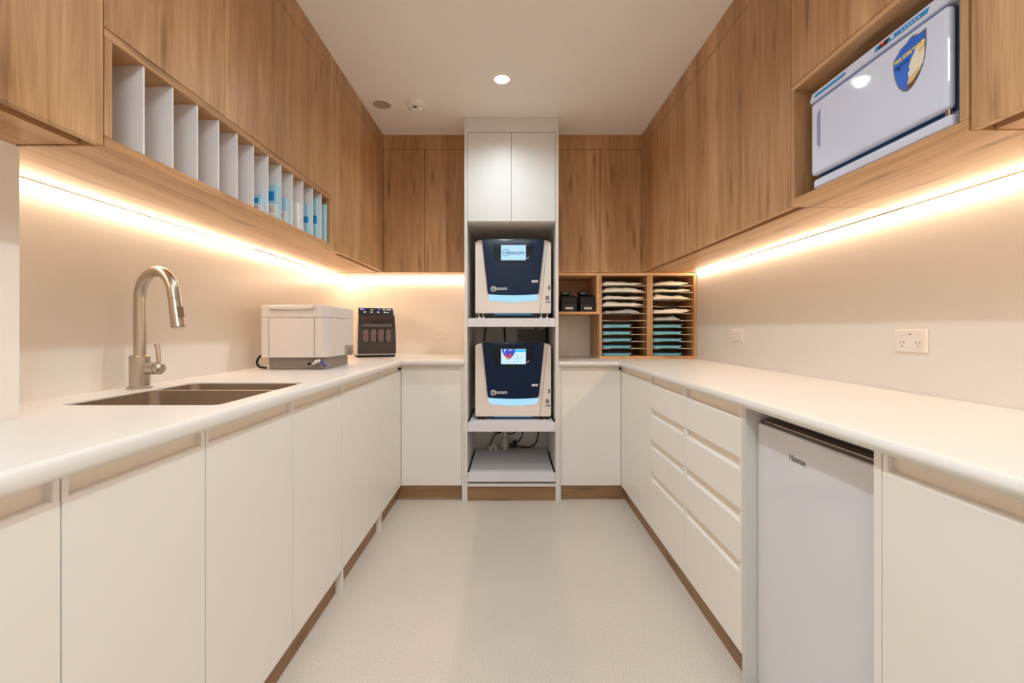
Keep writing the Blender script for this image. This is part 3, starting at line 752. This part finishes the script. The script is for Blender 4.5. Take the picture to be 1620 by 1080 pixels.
# casing: profile (y,z) extruded along x, tapering to the top
def taper(b, k=.085, z0=.10, z1=.345):
    for v in b.bm.verts:
        f_ = max(0, (v.co.z-z0)/(z1-z0)); v.co.x *= 1-k*f_**1.5
    return b
put('casing', taper(B().prism(prof, -w2, w2, 'x')), BODY, hm, local=True)
cov = put('cover', taper(B().prism([(-.131, .022), (-.142, .026), (-.142, .10), (-.140, .20), (-.131, .262), (-.123, .286), (-.114, .284), (-.128, .2)], -w2+.008, w2-.006, 'x')), BROWN, hm, local=True)
put('lower_seam', B().box(-w2+.006, w2-.004, -.1428, -.1415, .050, .052), BLACKP, cov, local=True)
put('grip_slot', B().box(-.045, .045, -.1435, -.1385, .232, .246, .002), BLACKP, cov, local=True)
put('window', taper(B().box(-.098, .102, -.1435, -.1415, .10, .20, .0006, 1)), mat('window_dark', srgb(36, 28, 26), .12), cov, local=True)
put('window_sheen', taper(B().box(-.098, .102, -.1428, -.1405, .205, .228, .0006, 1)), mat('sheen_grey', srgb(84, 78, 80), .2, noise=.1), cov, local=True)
hg = mat('handpiece_grey', srgb(104, 86, 80), .3, noise=.15, scale=60)
for k in range(4):
    xx = -.073+k*.050
    put('handpiece_socket', B().prism([(xx-.017, .106), (xx+.019, .106), (xx+.015, .12), (xx+.019, .135), (xx+.016, .15), (xx+.019, .165), (xx+.017, .188), (xx-.014, .190), (xx-.019, .165), (xx-.016, .15), (xx-.019, .135), (xx-.016, .12)], -.1436, -.1450, 'y'), hg, cov, local=True)
cp = put('control_panel', taper(B().prism([(-.1215, .288), (-.1265, .289), (-.1085, .322), (-.094, .3365), (-.088, .334), (-.104, .311)], -w2+.006, w2-.012, 'x')), BLACKP, hm, local=True)
Mp = Matrix.Translation((0, -.1125, .312)) @ Matrix.Rotation(math.radians(-28), 4, 'X')
def onp(b): return b.xform(Mp)
for xx, zz, m_ in ((-.082, .014, LEDB), (.018, .014, LEDB), (.050, .014, LEDW), (-.077, -.008, LEDW), (-.033, -.008, LEDW), (.010, -.008, LEDW), (.055, -.008, LEDW)):
    put('button', onp(B().box(xx-.006, xx+.006, -.0055, -.002, zz-.0045, zz+.0045, .001, 1)), m_, cp, local=True)
put('panel_print', onp(B().box(.066, .098, -.0050, -.003, .010, .015).box(.066, .080, -.005, -.003, -.011, -.006).box(-.104, -.090, -.005, -.003, .011, .016).box(-.04, -.018, -.005, -.003, .009, .0115)), LEDW, cp, local=True)
put('base', B().box(-w2+.006, w2-.008, -.122, .125, .001, .0155), BLACKR, hm, local=True)

# ---------------------------------------------------------------- pouch racks and printer cubby
PY = 3.112
rk = thing('pouch_rack', 'oak twin pigeonhole rack of pouches and turquoise trays on the worktop corner', 'rack', (.945, 3.29, ZTR))
rz0, rz1 = ZTR+.0005, 1.4625
def rbox(nm, x0, x1, z0, z1, m): return put(nm, B().box(x0, x1, PY, YB-.002, z0, z1, .0008, 1), m, rk)
X1a, X1b, X2a, X2b = .614, .958, .9585, 1.278
rbox('bottom_board', X1a, X2b, rz0, rz0+.018, WB)
rbox('top_board', X1a, X2b, rz1-.018, rz1, WB)
for a, b_ in ((X1a, X1a+.018), (.9415, .9605), (.961, .980), (X2b-.018, X2b)): rbox('upright', a, b_, rz0+.0185, rz1-.0185, WV)
rbox_back = put('back_panel', B().box(X1a+.0185, X2b-.0185, YB-.012, YB-.003, rz0+.0185, rz1-.0185), WX, rk)
sy = [451, 461.6, 473, 484.2, 495.2, 506.6, 517.7, 528.7, 539.8, 551]
SZ = [CZ+(521-y)/231.3 for y in sy]
for (a, b_) in ((X1a+.0185, .941), (.9805, X2b-.0185)):
    cx0 = a+(b_-a)*.19; cx1 = a+(b_-a)*.66
    for z in SZ:
        put('thin_shelf', B().prism([(a, PY+.012), (cx0, PY+.012), (cx0+.012, PY+.10), (cx1-.012, PY+.10), (cx1, PY+.012), (b_, PY+.012), (b_, YB-.013), (a, YB-.013)], z-.003, z, 'z'), SHELFE, rk)
# printer cubby
cb = thing('printer_cubby', 'small open oak box holding the two label printers', 'shelf', (.46, 3.29, 1.18))
cz_ = CZ+(521-496.8)/231.3; cz2 = cz_+.0175
put('bottom_board', B().box(TX1+.002, .6135, PY, YB-.002, cz_, cz2, .0008, 1), WB, cb)
put('top_board', B().box(TX1+.002, .6135, PY, YB-.002, rz1-.018, rz1, .0008, 1), WB, cb)
put('side_panel', B().box(.5965, .6135, PY, YB-.002, cz2+.0005, rz1-.0185), WB, cb)
put('side_panel', B().box(TX1+.002, TX1+.010, PY+.002, YB-.002, cz2+.0005, rz1-.0185), WV, cb)
put('back_panel', B().box(TX1+.0105, .596, YB-.012, YB-.003, cz2+.0005, rz1-.0185), WX, cb)

def tray(z, x0, label):
    t = thing('instrument_tray', label, 'tray', (x0+.105, PY+.15, z), group='turquoise instrument trays in the rack')
    w_, d = .208, .27; x0 += .002; y0 = PY+.014
    b = B(); tb = b.bm
    R_ = []
    for ins, h, r in ((.010, .0, .014), (.004, .016, .016), (-.001, .0165, .018), (-.001, .0185, .018), (.005, .0185, .015), (.011, .0022, .013)):
        R_.append([tb.verts.new((p[0], p[1], z+.0004+h)) for p in round_rect(x0+ins, x0+w_-ins, y0+ins, y0+d-ins, r, 4)])
    for A, C_ in zip(R_, R_[1:]):
        n = len(A)
        for i in range(n): tb.faces.new((A[i], A[(i+1) % n], C_[(i+1) % n], C_[i]))
    tb.faces.new(R_[0][::-1]); tb.faces.new(R_[-1])
    put('tray_body', b, TRAYB, t)
    put('insert', B().box(x0+.03, x0+w_-.03, y0+.03, y0+d-.03, z+.0030, z+.0058, .002), TRAYB, t)
    return t
ROW = ['topmost', 'second from the top', 'middle', 'second from the bottom', 'lowest']
for c, (xa, cn) in enumerate(((X1a+.019, 'rack column beside the printers'), (.981, 'rack column against the wall'))):
    for k, z in enumerate(SZ[6-1+1:10]+[rz0+.0185]):
        tray(z, xa+(0.0 if c == 0 else -.000), f'turquoise instrument tray, {ROW[k]} in the {cn}')
def pouch(z, x0, x1, h, label, paper=PAPER, film=True, seed=1, y0=None, tip=.02, big=False, curl=0):
    rnd = random.Random(seed); y0 = y0 if y0 else PY-.004; d = .25
    t = thing('sterile_pouch', label, 'pouch', ((x0+x1)/2, PY+.12, z), group='sterile pouches lying in the rack')
    ph = [rnd.uniform(0, 6.3) for _ in range(6)]
    def env(u):      # thickness along the width: pinched sealed tips
        e = min(1, u/.12)*min(1, (1-u)/.22)
        return max(0, e)**.7
    def top(u, v):
        bump = .78+.16*math.sin(5*u+ph[0])+.10*math.sin(11*u+ph[1])*math.sin(4*v+ph[2])+.05*math.sin(23*u+ph[3])
        e2 = min(1, .35+v*5)*min(1, (1-v)*8+.2)
        lift = .006+curl*max(0, u-.78)/.22+tip*.15*math.sin(3*u+ph[4])
        return (x0+(x1-x0)*u+.006*math.sin(9*v+ph[5])*(u > .5), y0+d*v+.004*math.sin(7*u+ph[2]), z+.0012+lift*.6+h*env(u)*bump*e2)
    def bot(u, v):
        p = top(u, v); zz = z+.0010+curl*max(0, u-.78)/.22*.6
        return (p[0], p[1], min(p[2]-.0005, zz+.002*(1-env(u))))
    b = B(); nx, ny = 26, 10; tb = b.bm
    T = [[tb.verts.new(top(i/nx, j/ny)) for j in range(ny+1)] for i in range(nx+1)]
    Q = [[tb.verts.new(bot(i/nx, j/ny)) for j in range(ny+1)] for i in range(nx+1)]
    for i in range(nx):
        for j in range(ny):
            tb.faces.new((T[i][j], T[i+1][j], T[i+1][j+1], T[i][j+1])).smooth = True
            tb.faces.new((Q[i][j+1], Q[i+1][j+1], Q[i+1][j], Q[i][j])).smooth = True
    for i in range(nx):
        tb.faces.new((Q[i][0], Q[i+1][0], T[i+1][0], T[i][0])).smooth = True
        tb.faces.new((T[i][ny], T[i+1][ny], Q[i+1][ny], Q[i][ny]))
    for j in range(ny):
        tb.faces.new((T[0][j], T[0][j+1], Q[0][j+1], Q[0][j])); tb.faces.new((Q[nx][j], Q[nx][j+1], T[nx][j+1], T[nx][j]))
    put('paper_side', b, paper, t)
    if film:
        def ft(u, v):
            p = top(.06+.80*u, .12+.8*v); return (p[0], p[1], p[2]+.0012+.004*abs(math.sin(8*u+ph[3])))
        put('film_side', B().grid(20, 8, ft), FILM, t)
    return t
P1, P2 = X1a+.019, .9415
Q1, Q2 = .981, 1.259
wl = 'beside the printers'; wr = 'against the wall'
pouch(SZ[0], P1+.002, P2-.036, .030, f'white sterile pouch on the top shelf of the rack column {wl}', seed=1, curl=.012)
pouch(SZ[1], P1+.002, P2-.022, .032, f'white sterile pouch on the second shelf of the rack column {wl}', seed=2)
pouch(SZ[2], P1+.002, P2-.030, .028, f'white pouch with dark film folds on the third shelf {wl}', seed=3, curl=.010)
pouch(SZ[3], P1+.002, P2-.028, .034, f'puffed white sterile pouch on the fourth shelf {wl}', seed=4, curl=.010)
pouch(SZ[4], P1+.012, P2-.052, .026, f'crumpled grey sterile pouch on the fifth shelf {wl}', paper=PAPERG, seed=5)
pouch(SZ[0], Q1+.002, Q2-.030, .028, f'white sterile pouch with raised tip on the top shelf {wr}', seed=6, curl=.016)
pouch(SZ[1], Q1+.002, Q2-.030, .028, f'white sterile pouch on the second shelf of the rack column {wr}', seed=7, curl=.010)
pouch(SZ[2], Q1+.002, Q2-.030, .032, f'plump white sterile pouch on the third shelf {wr}', seed=8)
pouch(SZ[4], Q1+.002, Q2-.022, .034, f'large cream pouch with upturned corner on the fifth shelf {wr}', seed=9, curl=.026)
pouch(SZ[5], Q1+.002, Q2-.090, .026, f'flat grey sterile pouch on the sixth shelf {wr}', paper=PAPERG, film=False, seed=10)

def printer(cx_, label):
    t = thing('label_printer', label, 'printer', (cx_, 3.22, cz2), group='black label printers')
    hw = .054; y0 = 3.145
    put('lower_body', B().box(cx_-hw, cx_+hw, y0, y0+.20, cz2+.003, cz2+.062, .004), BLACKP, t)
    put('feet', B().box(cx_-hw+.006, cx_+hw-.006, y0+.01, y0+.19, cz2, cz2+.003), BLACKR, t)
    lid = put('lid', B().prism([(y0+.002, cz2+.066), (y0+.012, cz2+.100), (y0+.030, cz2+.112), (y0+.20, cz2+.118), (y0+.20, cz2+.064), (y0+.002, cz2+.064)], cx_-hw+.002, cx_+hw-.002, 'x'), mat('black_lid', srgb(34, 31, 29), .35), t)
    put('outlet_slot', B().box(cx_-.032, cx_+.024, y0-.001, y0+.004, cz2+.0625, cz2+.067), BLACKR, t)
    put('label_sticker', B().box(cx_-.026, cx_+.026, y0-.0012, y0+.0005, cz2+.017, cz2+.031, .001, 1), PWHITE, t)
    put('sticker_print', B().box(cx_-.014, cx_+.016, y0-.0016, y0-.0011, cz2+.022, cz2+.0245), INKG, t)
    dsp = put('display_hood', B().box(cx_-.050, cx_+.020, y0+.06, y0+.16, cz2+.1185, cz2+.145, .006), BLACKP, t)
    put('display', B().box(cx_-.036, cx_-.010, y0+.0588, y0+.0602, cz2+.128, cz2+.137), LCD, dsp)
    put('knob', B().lathe([(.008, 0), (.008, .008), (0, .009)], (cx_+.036, y0+.07, cz2+.117), 14), BLACKP, t)
printer((900.7-806)/229.0, 'black label printer beside the tower in the oak cubby')
printer((930.2-806)/229.0, 'black label printer nearer the pouch rack in the oak cubby')

# ---------------------------------------------------------------- packs standing between the dividers
def pack(div, dx, h, wx_, label, kind, lean=.0):
    y = 1.074+.0923*div-.006; x1 = UL-dx; x0 = x1-wx_; z0 = NZ0+.0232
    t = thing('pouch_pack', label, 'pack', ((x0+x1)/2, y-.01, z0), group='packs of sterile pouches between the white dividers')
    th = .022
    def lb(b):
        for v in b.bm.verts: v.co.y += (v.co.z-z0)*lean
        return b
    y -= (.012 if div == 12 else 0)
    put('bundle', lb(B().box(x0, x1, y-th, y, z0, z0+h, .004)), PBLUE if kind != 'white' else PWHITE, t)
    if kind in ('label', 'white', 'blocklabel'):
        lh = h*(.5 if kind == 'label' else .42)
        q_ = put('paper_label', lb(B().box(x0+.004, x1-.0005, y-th-.001, y-th+.001, z0+.003, z0+lh)), PWHITE, t)
        b = B()
        for r in range(3): b.box(x0+.25*wx_, x1-.012, y-th-.0016, y-th-.0009, z0+lh*(.80-.16*r), z0+lh*(.84-.16*r))
        b.box(x1-.05, x1-.034, y-th-.0016, y-th-.0009, z0+lh*.12, z0+lh*.30) if kind == 'blocklabel' else None
        put('label_print', lb(b), INKG, q_)
    if kind in ('block', 'blocklabel'):
        f0, f1 = ((.52, .80) if kind == 'blocklabel' else (.36, .56))
        put('blue_band', lb(B().box(x0+.003, x1-.0005-(.012 if kind == 'blocklabel' else 0), y-th-.0008, y-th+.001, z0+h*f0, z0+h*f1)), PCYAN, t)
pack(6, .010, .062, .10, 'small blue and white pack in the nearest filled slot of the shelf', 'blocklabel')
pack(7, .002, .126, .12, 'tall pack with blue film and printed white label', 'blocklabel')
pack(8, .012, .102, .12, 'pale blue pack with white label, next after the tall printed pack', 'label')
pack(9, .012, .112, .12, 'whitish pack with small print in the middle of the filled slots', 'white')
pack(10, .010, .135, .12, 'light blue pack with a deep blue band', 'block')
pack(11, .012, .185, .12, 'tallest light blue pack next to the last divider', 'block')
pack(12, .006, .178, .12, 'leaning pale blue pack at the far end of the divided shelf', 'plain', .0)

# ---------------------------------------------------------------- fridge
fg = thing('bar_fridge', 'white bar fridge built in below the worktop', 'fridge', (1.0, 1.12, 0))
fy0, fy1 = .893, 1.3495
put('cabinet', B().box(.790, XR-.02, fy0+.003, fy1-.003, .012, .815, .003), FRIDGEW, fg)
dr = put('door', B().box(.735, .786, fy0, fy1, .03, .7995, .006, 3), FRIDGEW, fg)
put('door_grip', B().box(.742, .785, fy0+.004, fy1-.004, .8000, .8065, .001, 1).box(.757, .785, fy0+.004, fy1-.004, .8065, .812), FRIDGEH, dr)
put('grip_trim', B().box(.745, .750, fy0+.02, fy1-.02, .8066, .8085), ALU, dr)
put('door_seal', B().box(.7865, .7895, fy0+.006, fy1-.006, .035, .80), GREYP, dr)
put('nameplate', text_b('Hisense', .0245, M_right(.7347, 1.196, .7405), .0003, sx=.86, bold=.0004), mat('silver_print', srgb(120, 120, 124), .3, .5), dr)
for yy in (fy0+.04, fy1-.04): put('foot', B().lathe([(.018, 0), (.018, .013)], (.83, yy, 0), 12), BLACKR, fg)

# ---------------------------------------------------------------- towel warmer
tz = WZ0+.0232
wm = thing('towel_warmer', 'glossy white towel warmer with a blue shield sticker in the oak shelf', 'appliance', (1.05, 1.16, tz))
wy0, wy1 = .945, 1.377      # near, far
wxf = .910
Z = lambda dz: CZ+dz
put('cabinet', B().box(wxf+.040, 1.20, wy0-.002, wy1-.004, Z(.446), Z(.705), .004), WARMS, wm)
put('body_frame', B().box(wxf+.028, wxf+.0395, wy0-.003, wy1-.003, Z(.452), Z(.690), .003), WARMW, wm)
put('seal', B().box(wxf+.0215, wxf+.0275, wy0+.004, wy1-.010, Z(.458), Z(.676)), SEAL, wm)
wd = put('door', B().box(wxf, wxf+.021, wy0, wy1-.002, Z(.4605), Z(.6755), .009, 4), WARMW, wm)
put('handle_recess', B().prism([(1.345, Z(.545)), (1.332, Z(.533)), (1.332, Z(.648)), (1.345, Z(.634))], wxf-.0012, wxf+.004, 'x'), HANDG, wd)
tb_ = put('top_panel', B().prism([(wxf+.002, Z(.681)), (wxf-.001, Z(.686)), (wxf+.006, Z(.710)), (wxf+.012, Z(.7135)), (1.20, Z(.7135)), (1.20, Z(.706)), (wxf+.035, Z(.706)), (wxf+.035, Z(.681))], wy0-.002, wy1, 'y'), WARMW, wm)
put('base', B().box(wxf+.004, 1.20, wy0-.004, wy1-.006, Z(.4200), Z(.4485), .008, 3), WARMW, wm)
for yy in (wy0+.05, wy1-.05):
    for xx in (wxf+.03, 1.16): put('foot', B().box(xx-.015, xx+.015, yy-.03, yy+.03, tz, Z(.4198)), BLACKR, wm)
put('hinge', B().lathe([(.006, 0), (.006, .012)], (wxf+.014, wy0+.012, Z(.4485)), 12), CHROME, wm)
def slx(z): return wxf-.001+(z-Z(.686))*(.007/.024)-.0006
def sl_label(ya, yb, za, zb, m, nm, par, off=0.0):
    b = B(); b.prism([(slx(za)-off, za), (slx(zb)-off, zb), (slx(zb)+.002, zb), (slx(za)+.002, za)], ya, yb, 'y'); return put(nm, b, m, par)
l1 = sl_label(1.358, 1.235, Z(.690), Z(.700), LABB, 'blue_label', tb_)
l2 = sl_label(1.135, .990, Z(.6885), Z(.7025), LABB, 'blue_label', tb_)
sl_label(1.122, 1.095, Z(.6885), Z(.7025), INK, 'red_display', l2, .0006)
dg = text_b('79', .0115, Matrix(((0, 0, -1, slx(Z(.6955))-.0012), (-1, 0, 0, 1.117), (0, 1, 0, Z(.6955)), (0, 0, 0, 1))), .0002, bold=.0003)
put('red_digits', dg, REDL, l2)
b = B()
for k in range(6): b.box(slx(Z(.693))-.0012, slx(Z(.693))-.0002, 1.058-k*.009, 1.054-k*.009, Z(.6925), Z(.6950))
b.box(slx(Z(.693))-.0012, slx(Z(.693))-.0002, 1.086, 1.078, Z(.692), Z(.698))
put('touch_marks', b, WHITEP, l2)
# shield sticker: local (u to the right = -Y, v up)
shx = wxf-.0004
def shp(pts, m, nm, par, off, thick=.0004):
    return put(nm, B().prism([(1.078-p[0]*.085, Z(.5440)+p[1]*.1150) for p in pts], shx-off-thick, shx-off, 'x'), m, par)
def shield(k):
    L_ = [(0, .78), (.16, .88), (.22, .93), (.42, .97), (.52, 1.02), (.62, 1.04), (.80, .98), (1.0, 1.0), (1.0, .72), (.97, .50), (.90, .32), (.78, .17), (.62, .05), (.45, 0), (.30, .05), (.16, .18), (.06, .36), (.0, .56)]
    return [(.5+(a-.5)*k, .52+(b_-.52)*k) for a, b_ in L_]
sh = shp(shield(1.0), GREYM, 'shield_sticker', wm, 0)
sb = shp(shield(.93), STICKB, 'sticker_ground', sh, .0004)
put('sticker_lettering', text_b('YOUR TOWEL WARMER', .0118, M_right(shx-.0012, 1.074, Z(.5440)+.70*.115) @ Matrix.Rotation(math.radians(6), 4, 'Z'), .0001, sx=.62, bold=.0006), YEL, sh)
put('sticker_print', text_b('HEALTH TO WARM\n      TIME', .0062, M_right(shx-.0012, 1.074, Z(.5440)+.55*.115) @ Matrix.Rotation(math.radians(6), 4, 'Z'), .0001, sx=.7, bold=.0002), mat('navy_print', srgb(10, 50, 110), .5), sh)
shp([(.92, .80), (.74, .74), (.58, .60), (.50, .46), (.53, .40), (.47, .34), (.50, .24), (.60, .27), (.90, .36), (.955, .50), (.96, .70)], CREAMC, 'towel_picture', sh, .0008)
shp([(.50, .24), (.46, .18), (.46, .12), (.60, .14), (.84, .28), (.89, .36), (.80, .33), (.60, .27)], TANC, 'towel_picture', sh, .0008)
shp([(.46, .12), (.46, .045), (.56, .05), (.74, .16), (.83, .27), (.60, .14)], BRNC, 'towel_picture', sh, .0008)
shp([(.93, .75), (.84, .68), (.80, .60), (.88, .62), (.95, .66)], TANC, 'towel_picture', sh, .0014)

# ---------------------------------------------------------------- wall outlets
def outlet(label, side, u0, u1, z0, z1, double):
    t = thing('wall_socket', label, 'socket', {'R': (XR, (u0+u1)/2, z0), 'B': ((u0+u1)/2, YB, z0)}[side])
    uc_, zc_ = (u0+u1)/2, (z0+z1)/2
    def bx(a0, a1, d0, d1, c0, c1, bev=0):
        return B().box(XR-d0, XR-d1, a0, a1, c0, c1, bev, 2) if side == 'R' else B().box(a0, a1, YB-d0, YB-d1, c0, c1, bev, 2)
    p = put('plate', bx(u0, u1, .0005, .010, z0, z1, .003), SOCK, t)
    W_ = (u1-u0)/2
    xs = (-.5, .5) if double else (-.35, .35)
    for s in xs:
        put('switch', bx(uc_+s*W_-.007, uc_+s*W_+.007, .0098, .0128, z1-.019, z1-.011, .001), SOCK, p)
    if double:
        b = bx(uc_-.004, uc_+.004, .0098, .0105, z1-.017, z1-.014)
        put('printed_mark', b, SOCKH, p)
        b = B()
        for s in xs:
            for dx, dz in ((-.0065, -.006), (.0065, -.006), (0, -.018)):
                c_ = uc_+s*W_+dx; zz = zc_+dz
                q = bx(c_-.001, c_+.001, .0095, .0103, zz-.004, zz+.004); me = bpy.data.meshes.new('t'); q.bm.to_mesh(me); b.bm.from_mesh(me); bpy.data.meshes.remove(me)
        put('slots', b, SOCKH, p)
outlet('double wall socket above the long worktop nearer the camera', 'R', 1.388, 1.500, 1.003, 1.075, True)
outlet('small single wall plate above the long worktop towards the rack', 'R', 2.49, 2.60, 1.008, 1.075, False)
outlet('double wall socket on the end wall beside the tower', 'B', -.574, -.462, 1.003, 1.077, True)

# ---------------------------------------------------------------- ceiling fittings
def downlight(x, y, label, power=DOWN_POWER):
    t = thing('downlight', label, 'light', (x, y, H), group='round recessed ceiling lights')
    put('trim_ring', B().lathe([(.040, -.0005), (.040, -.003), (.052, -.0045), (.058, -.002), (.058, -.0003)], (x, y, H), 40, close=False), PLASTER, t)
    put('lens', B().lathe([(.0, -.0022), (.040, -.0022), (.040, -.0006), (0, -.0006)], (x, y, H), 32), DLM, t)
    ld_ = bpy.data.lights.new('downlight_lamp', 'SPOT'); ld_.energy = power; ld_.spot_size = math.radians(150); ld_.spot_blend = 1.0
    ld_.shadow_soft_size = .025; ld_.color = DOWN_COL
    lo = bpy.data.objects.new('lamp', ld_); COL.objects.link(lo); lo.parent = t; lo.location = (0, 0, -.012)
downlight(-.040, 2.41, 'round recessed ceiling light in front of the tower')
downlight(-.040, 1.28, 'round recessed ceiling light over the middle of the aisle')
downlight(-.040, 0.10, 'round recessed ceiling light over the near end of the aisle')
sx_, sy_ = -.752, 2.68
t = thing('ceiling_speaker', 'flat round ceiling speaker near the oak corner', 'speaker', (sx_, sy_, H))
put('rim', B().lathe([(.052, -.001), (.052, -.004), (.066, -.006), (.070, -.002), (.070, -.0003)], (sx_, sy_, H), 40, close=False), PLASTER, t)
put('grille', B().lathe([(0, -.0035), (.052, -.0030), (.052, -.0008), (0, -.0008)], (sx_, sy_, H), 40), SPKG, t)
dx_, dy_ = -.545, 2.66
t = thing('smoke_detector', 'white domed smoke detector beside the ceiling speaker', 'detector', (dx_, dy_, H))
put('base', B().lathe([(.054, -.0003), (.054, -.012), (.050, -.018), (0, -.018)], (dx_, dy_, H), 36), PLASTER, t)
put('head', B().lathe([(.048, -.0182), (.048, -.026), (.034, -.040), (.030, -.046), (0, -.047)], (dx_, dy_, H), 36), PLASTER, t)
b = B()
for k in range(24):
    if k % 2: continue
    a = 2*PI*k/24; b.box(dx_+.0418*math.cos(a)-.003, dx_+.0418*math.cos(a)+.003, dy_+.0418*math.sin(a)-.003, dy_+.0418*math.sin(a)+.003, H-.038, H-.030)
put('vents', b, mat('vent_grey', srgb(206, 198, 188), .8), t)
put('sensor_window', B().box(dx_-.012, dx_+.012, dy_-.0375, dy_-.028, H-.0445, H-.0385), BLACKP, t)

# added fill light behind the camera, unseen, shaped as a framed ceiling panel
t = thing('fill_panel', 'added fill light shaped as a square ceiling panel, unseen at the entrance end', 'light', (0, -.62, H))
put('frame', B().prism([(-.32, -.94), (.32, -.94), (.32, -.30), (-.32, -.30)], H-.012, H-.0005, 'z', holes=[[(-.30, -.92), (-.30, -.32), (.30, -.32), (.30, -.92)]]), PLASTER, t)
ad = bpy.data.lights.new('fill_lamp', 'AREA'); ad.shape = 'RECTANGLE'; ad.size = .59; ad.size_y = .59; ad.energy = FILL_POWER; ad.color = (.82, .93, 1.0)
ao = bpy.data.objects.new('lamp', ad); COL.objects.link(ao); ao.parent = t; ao.location = (0, 0, -.008)
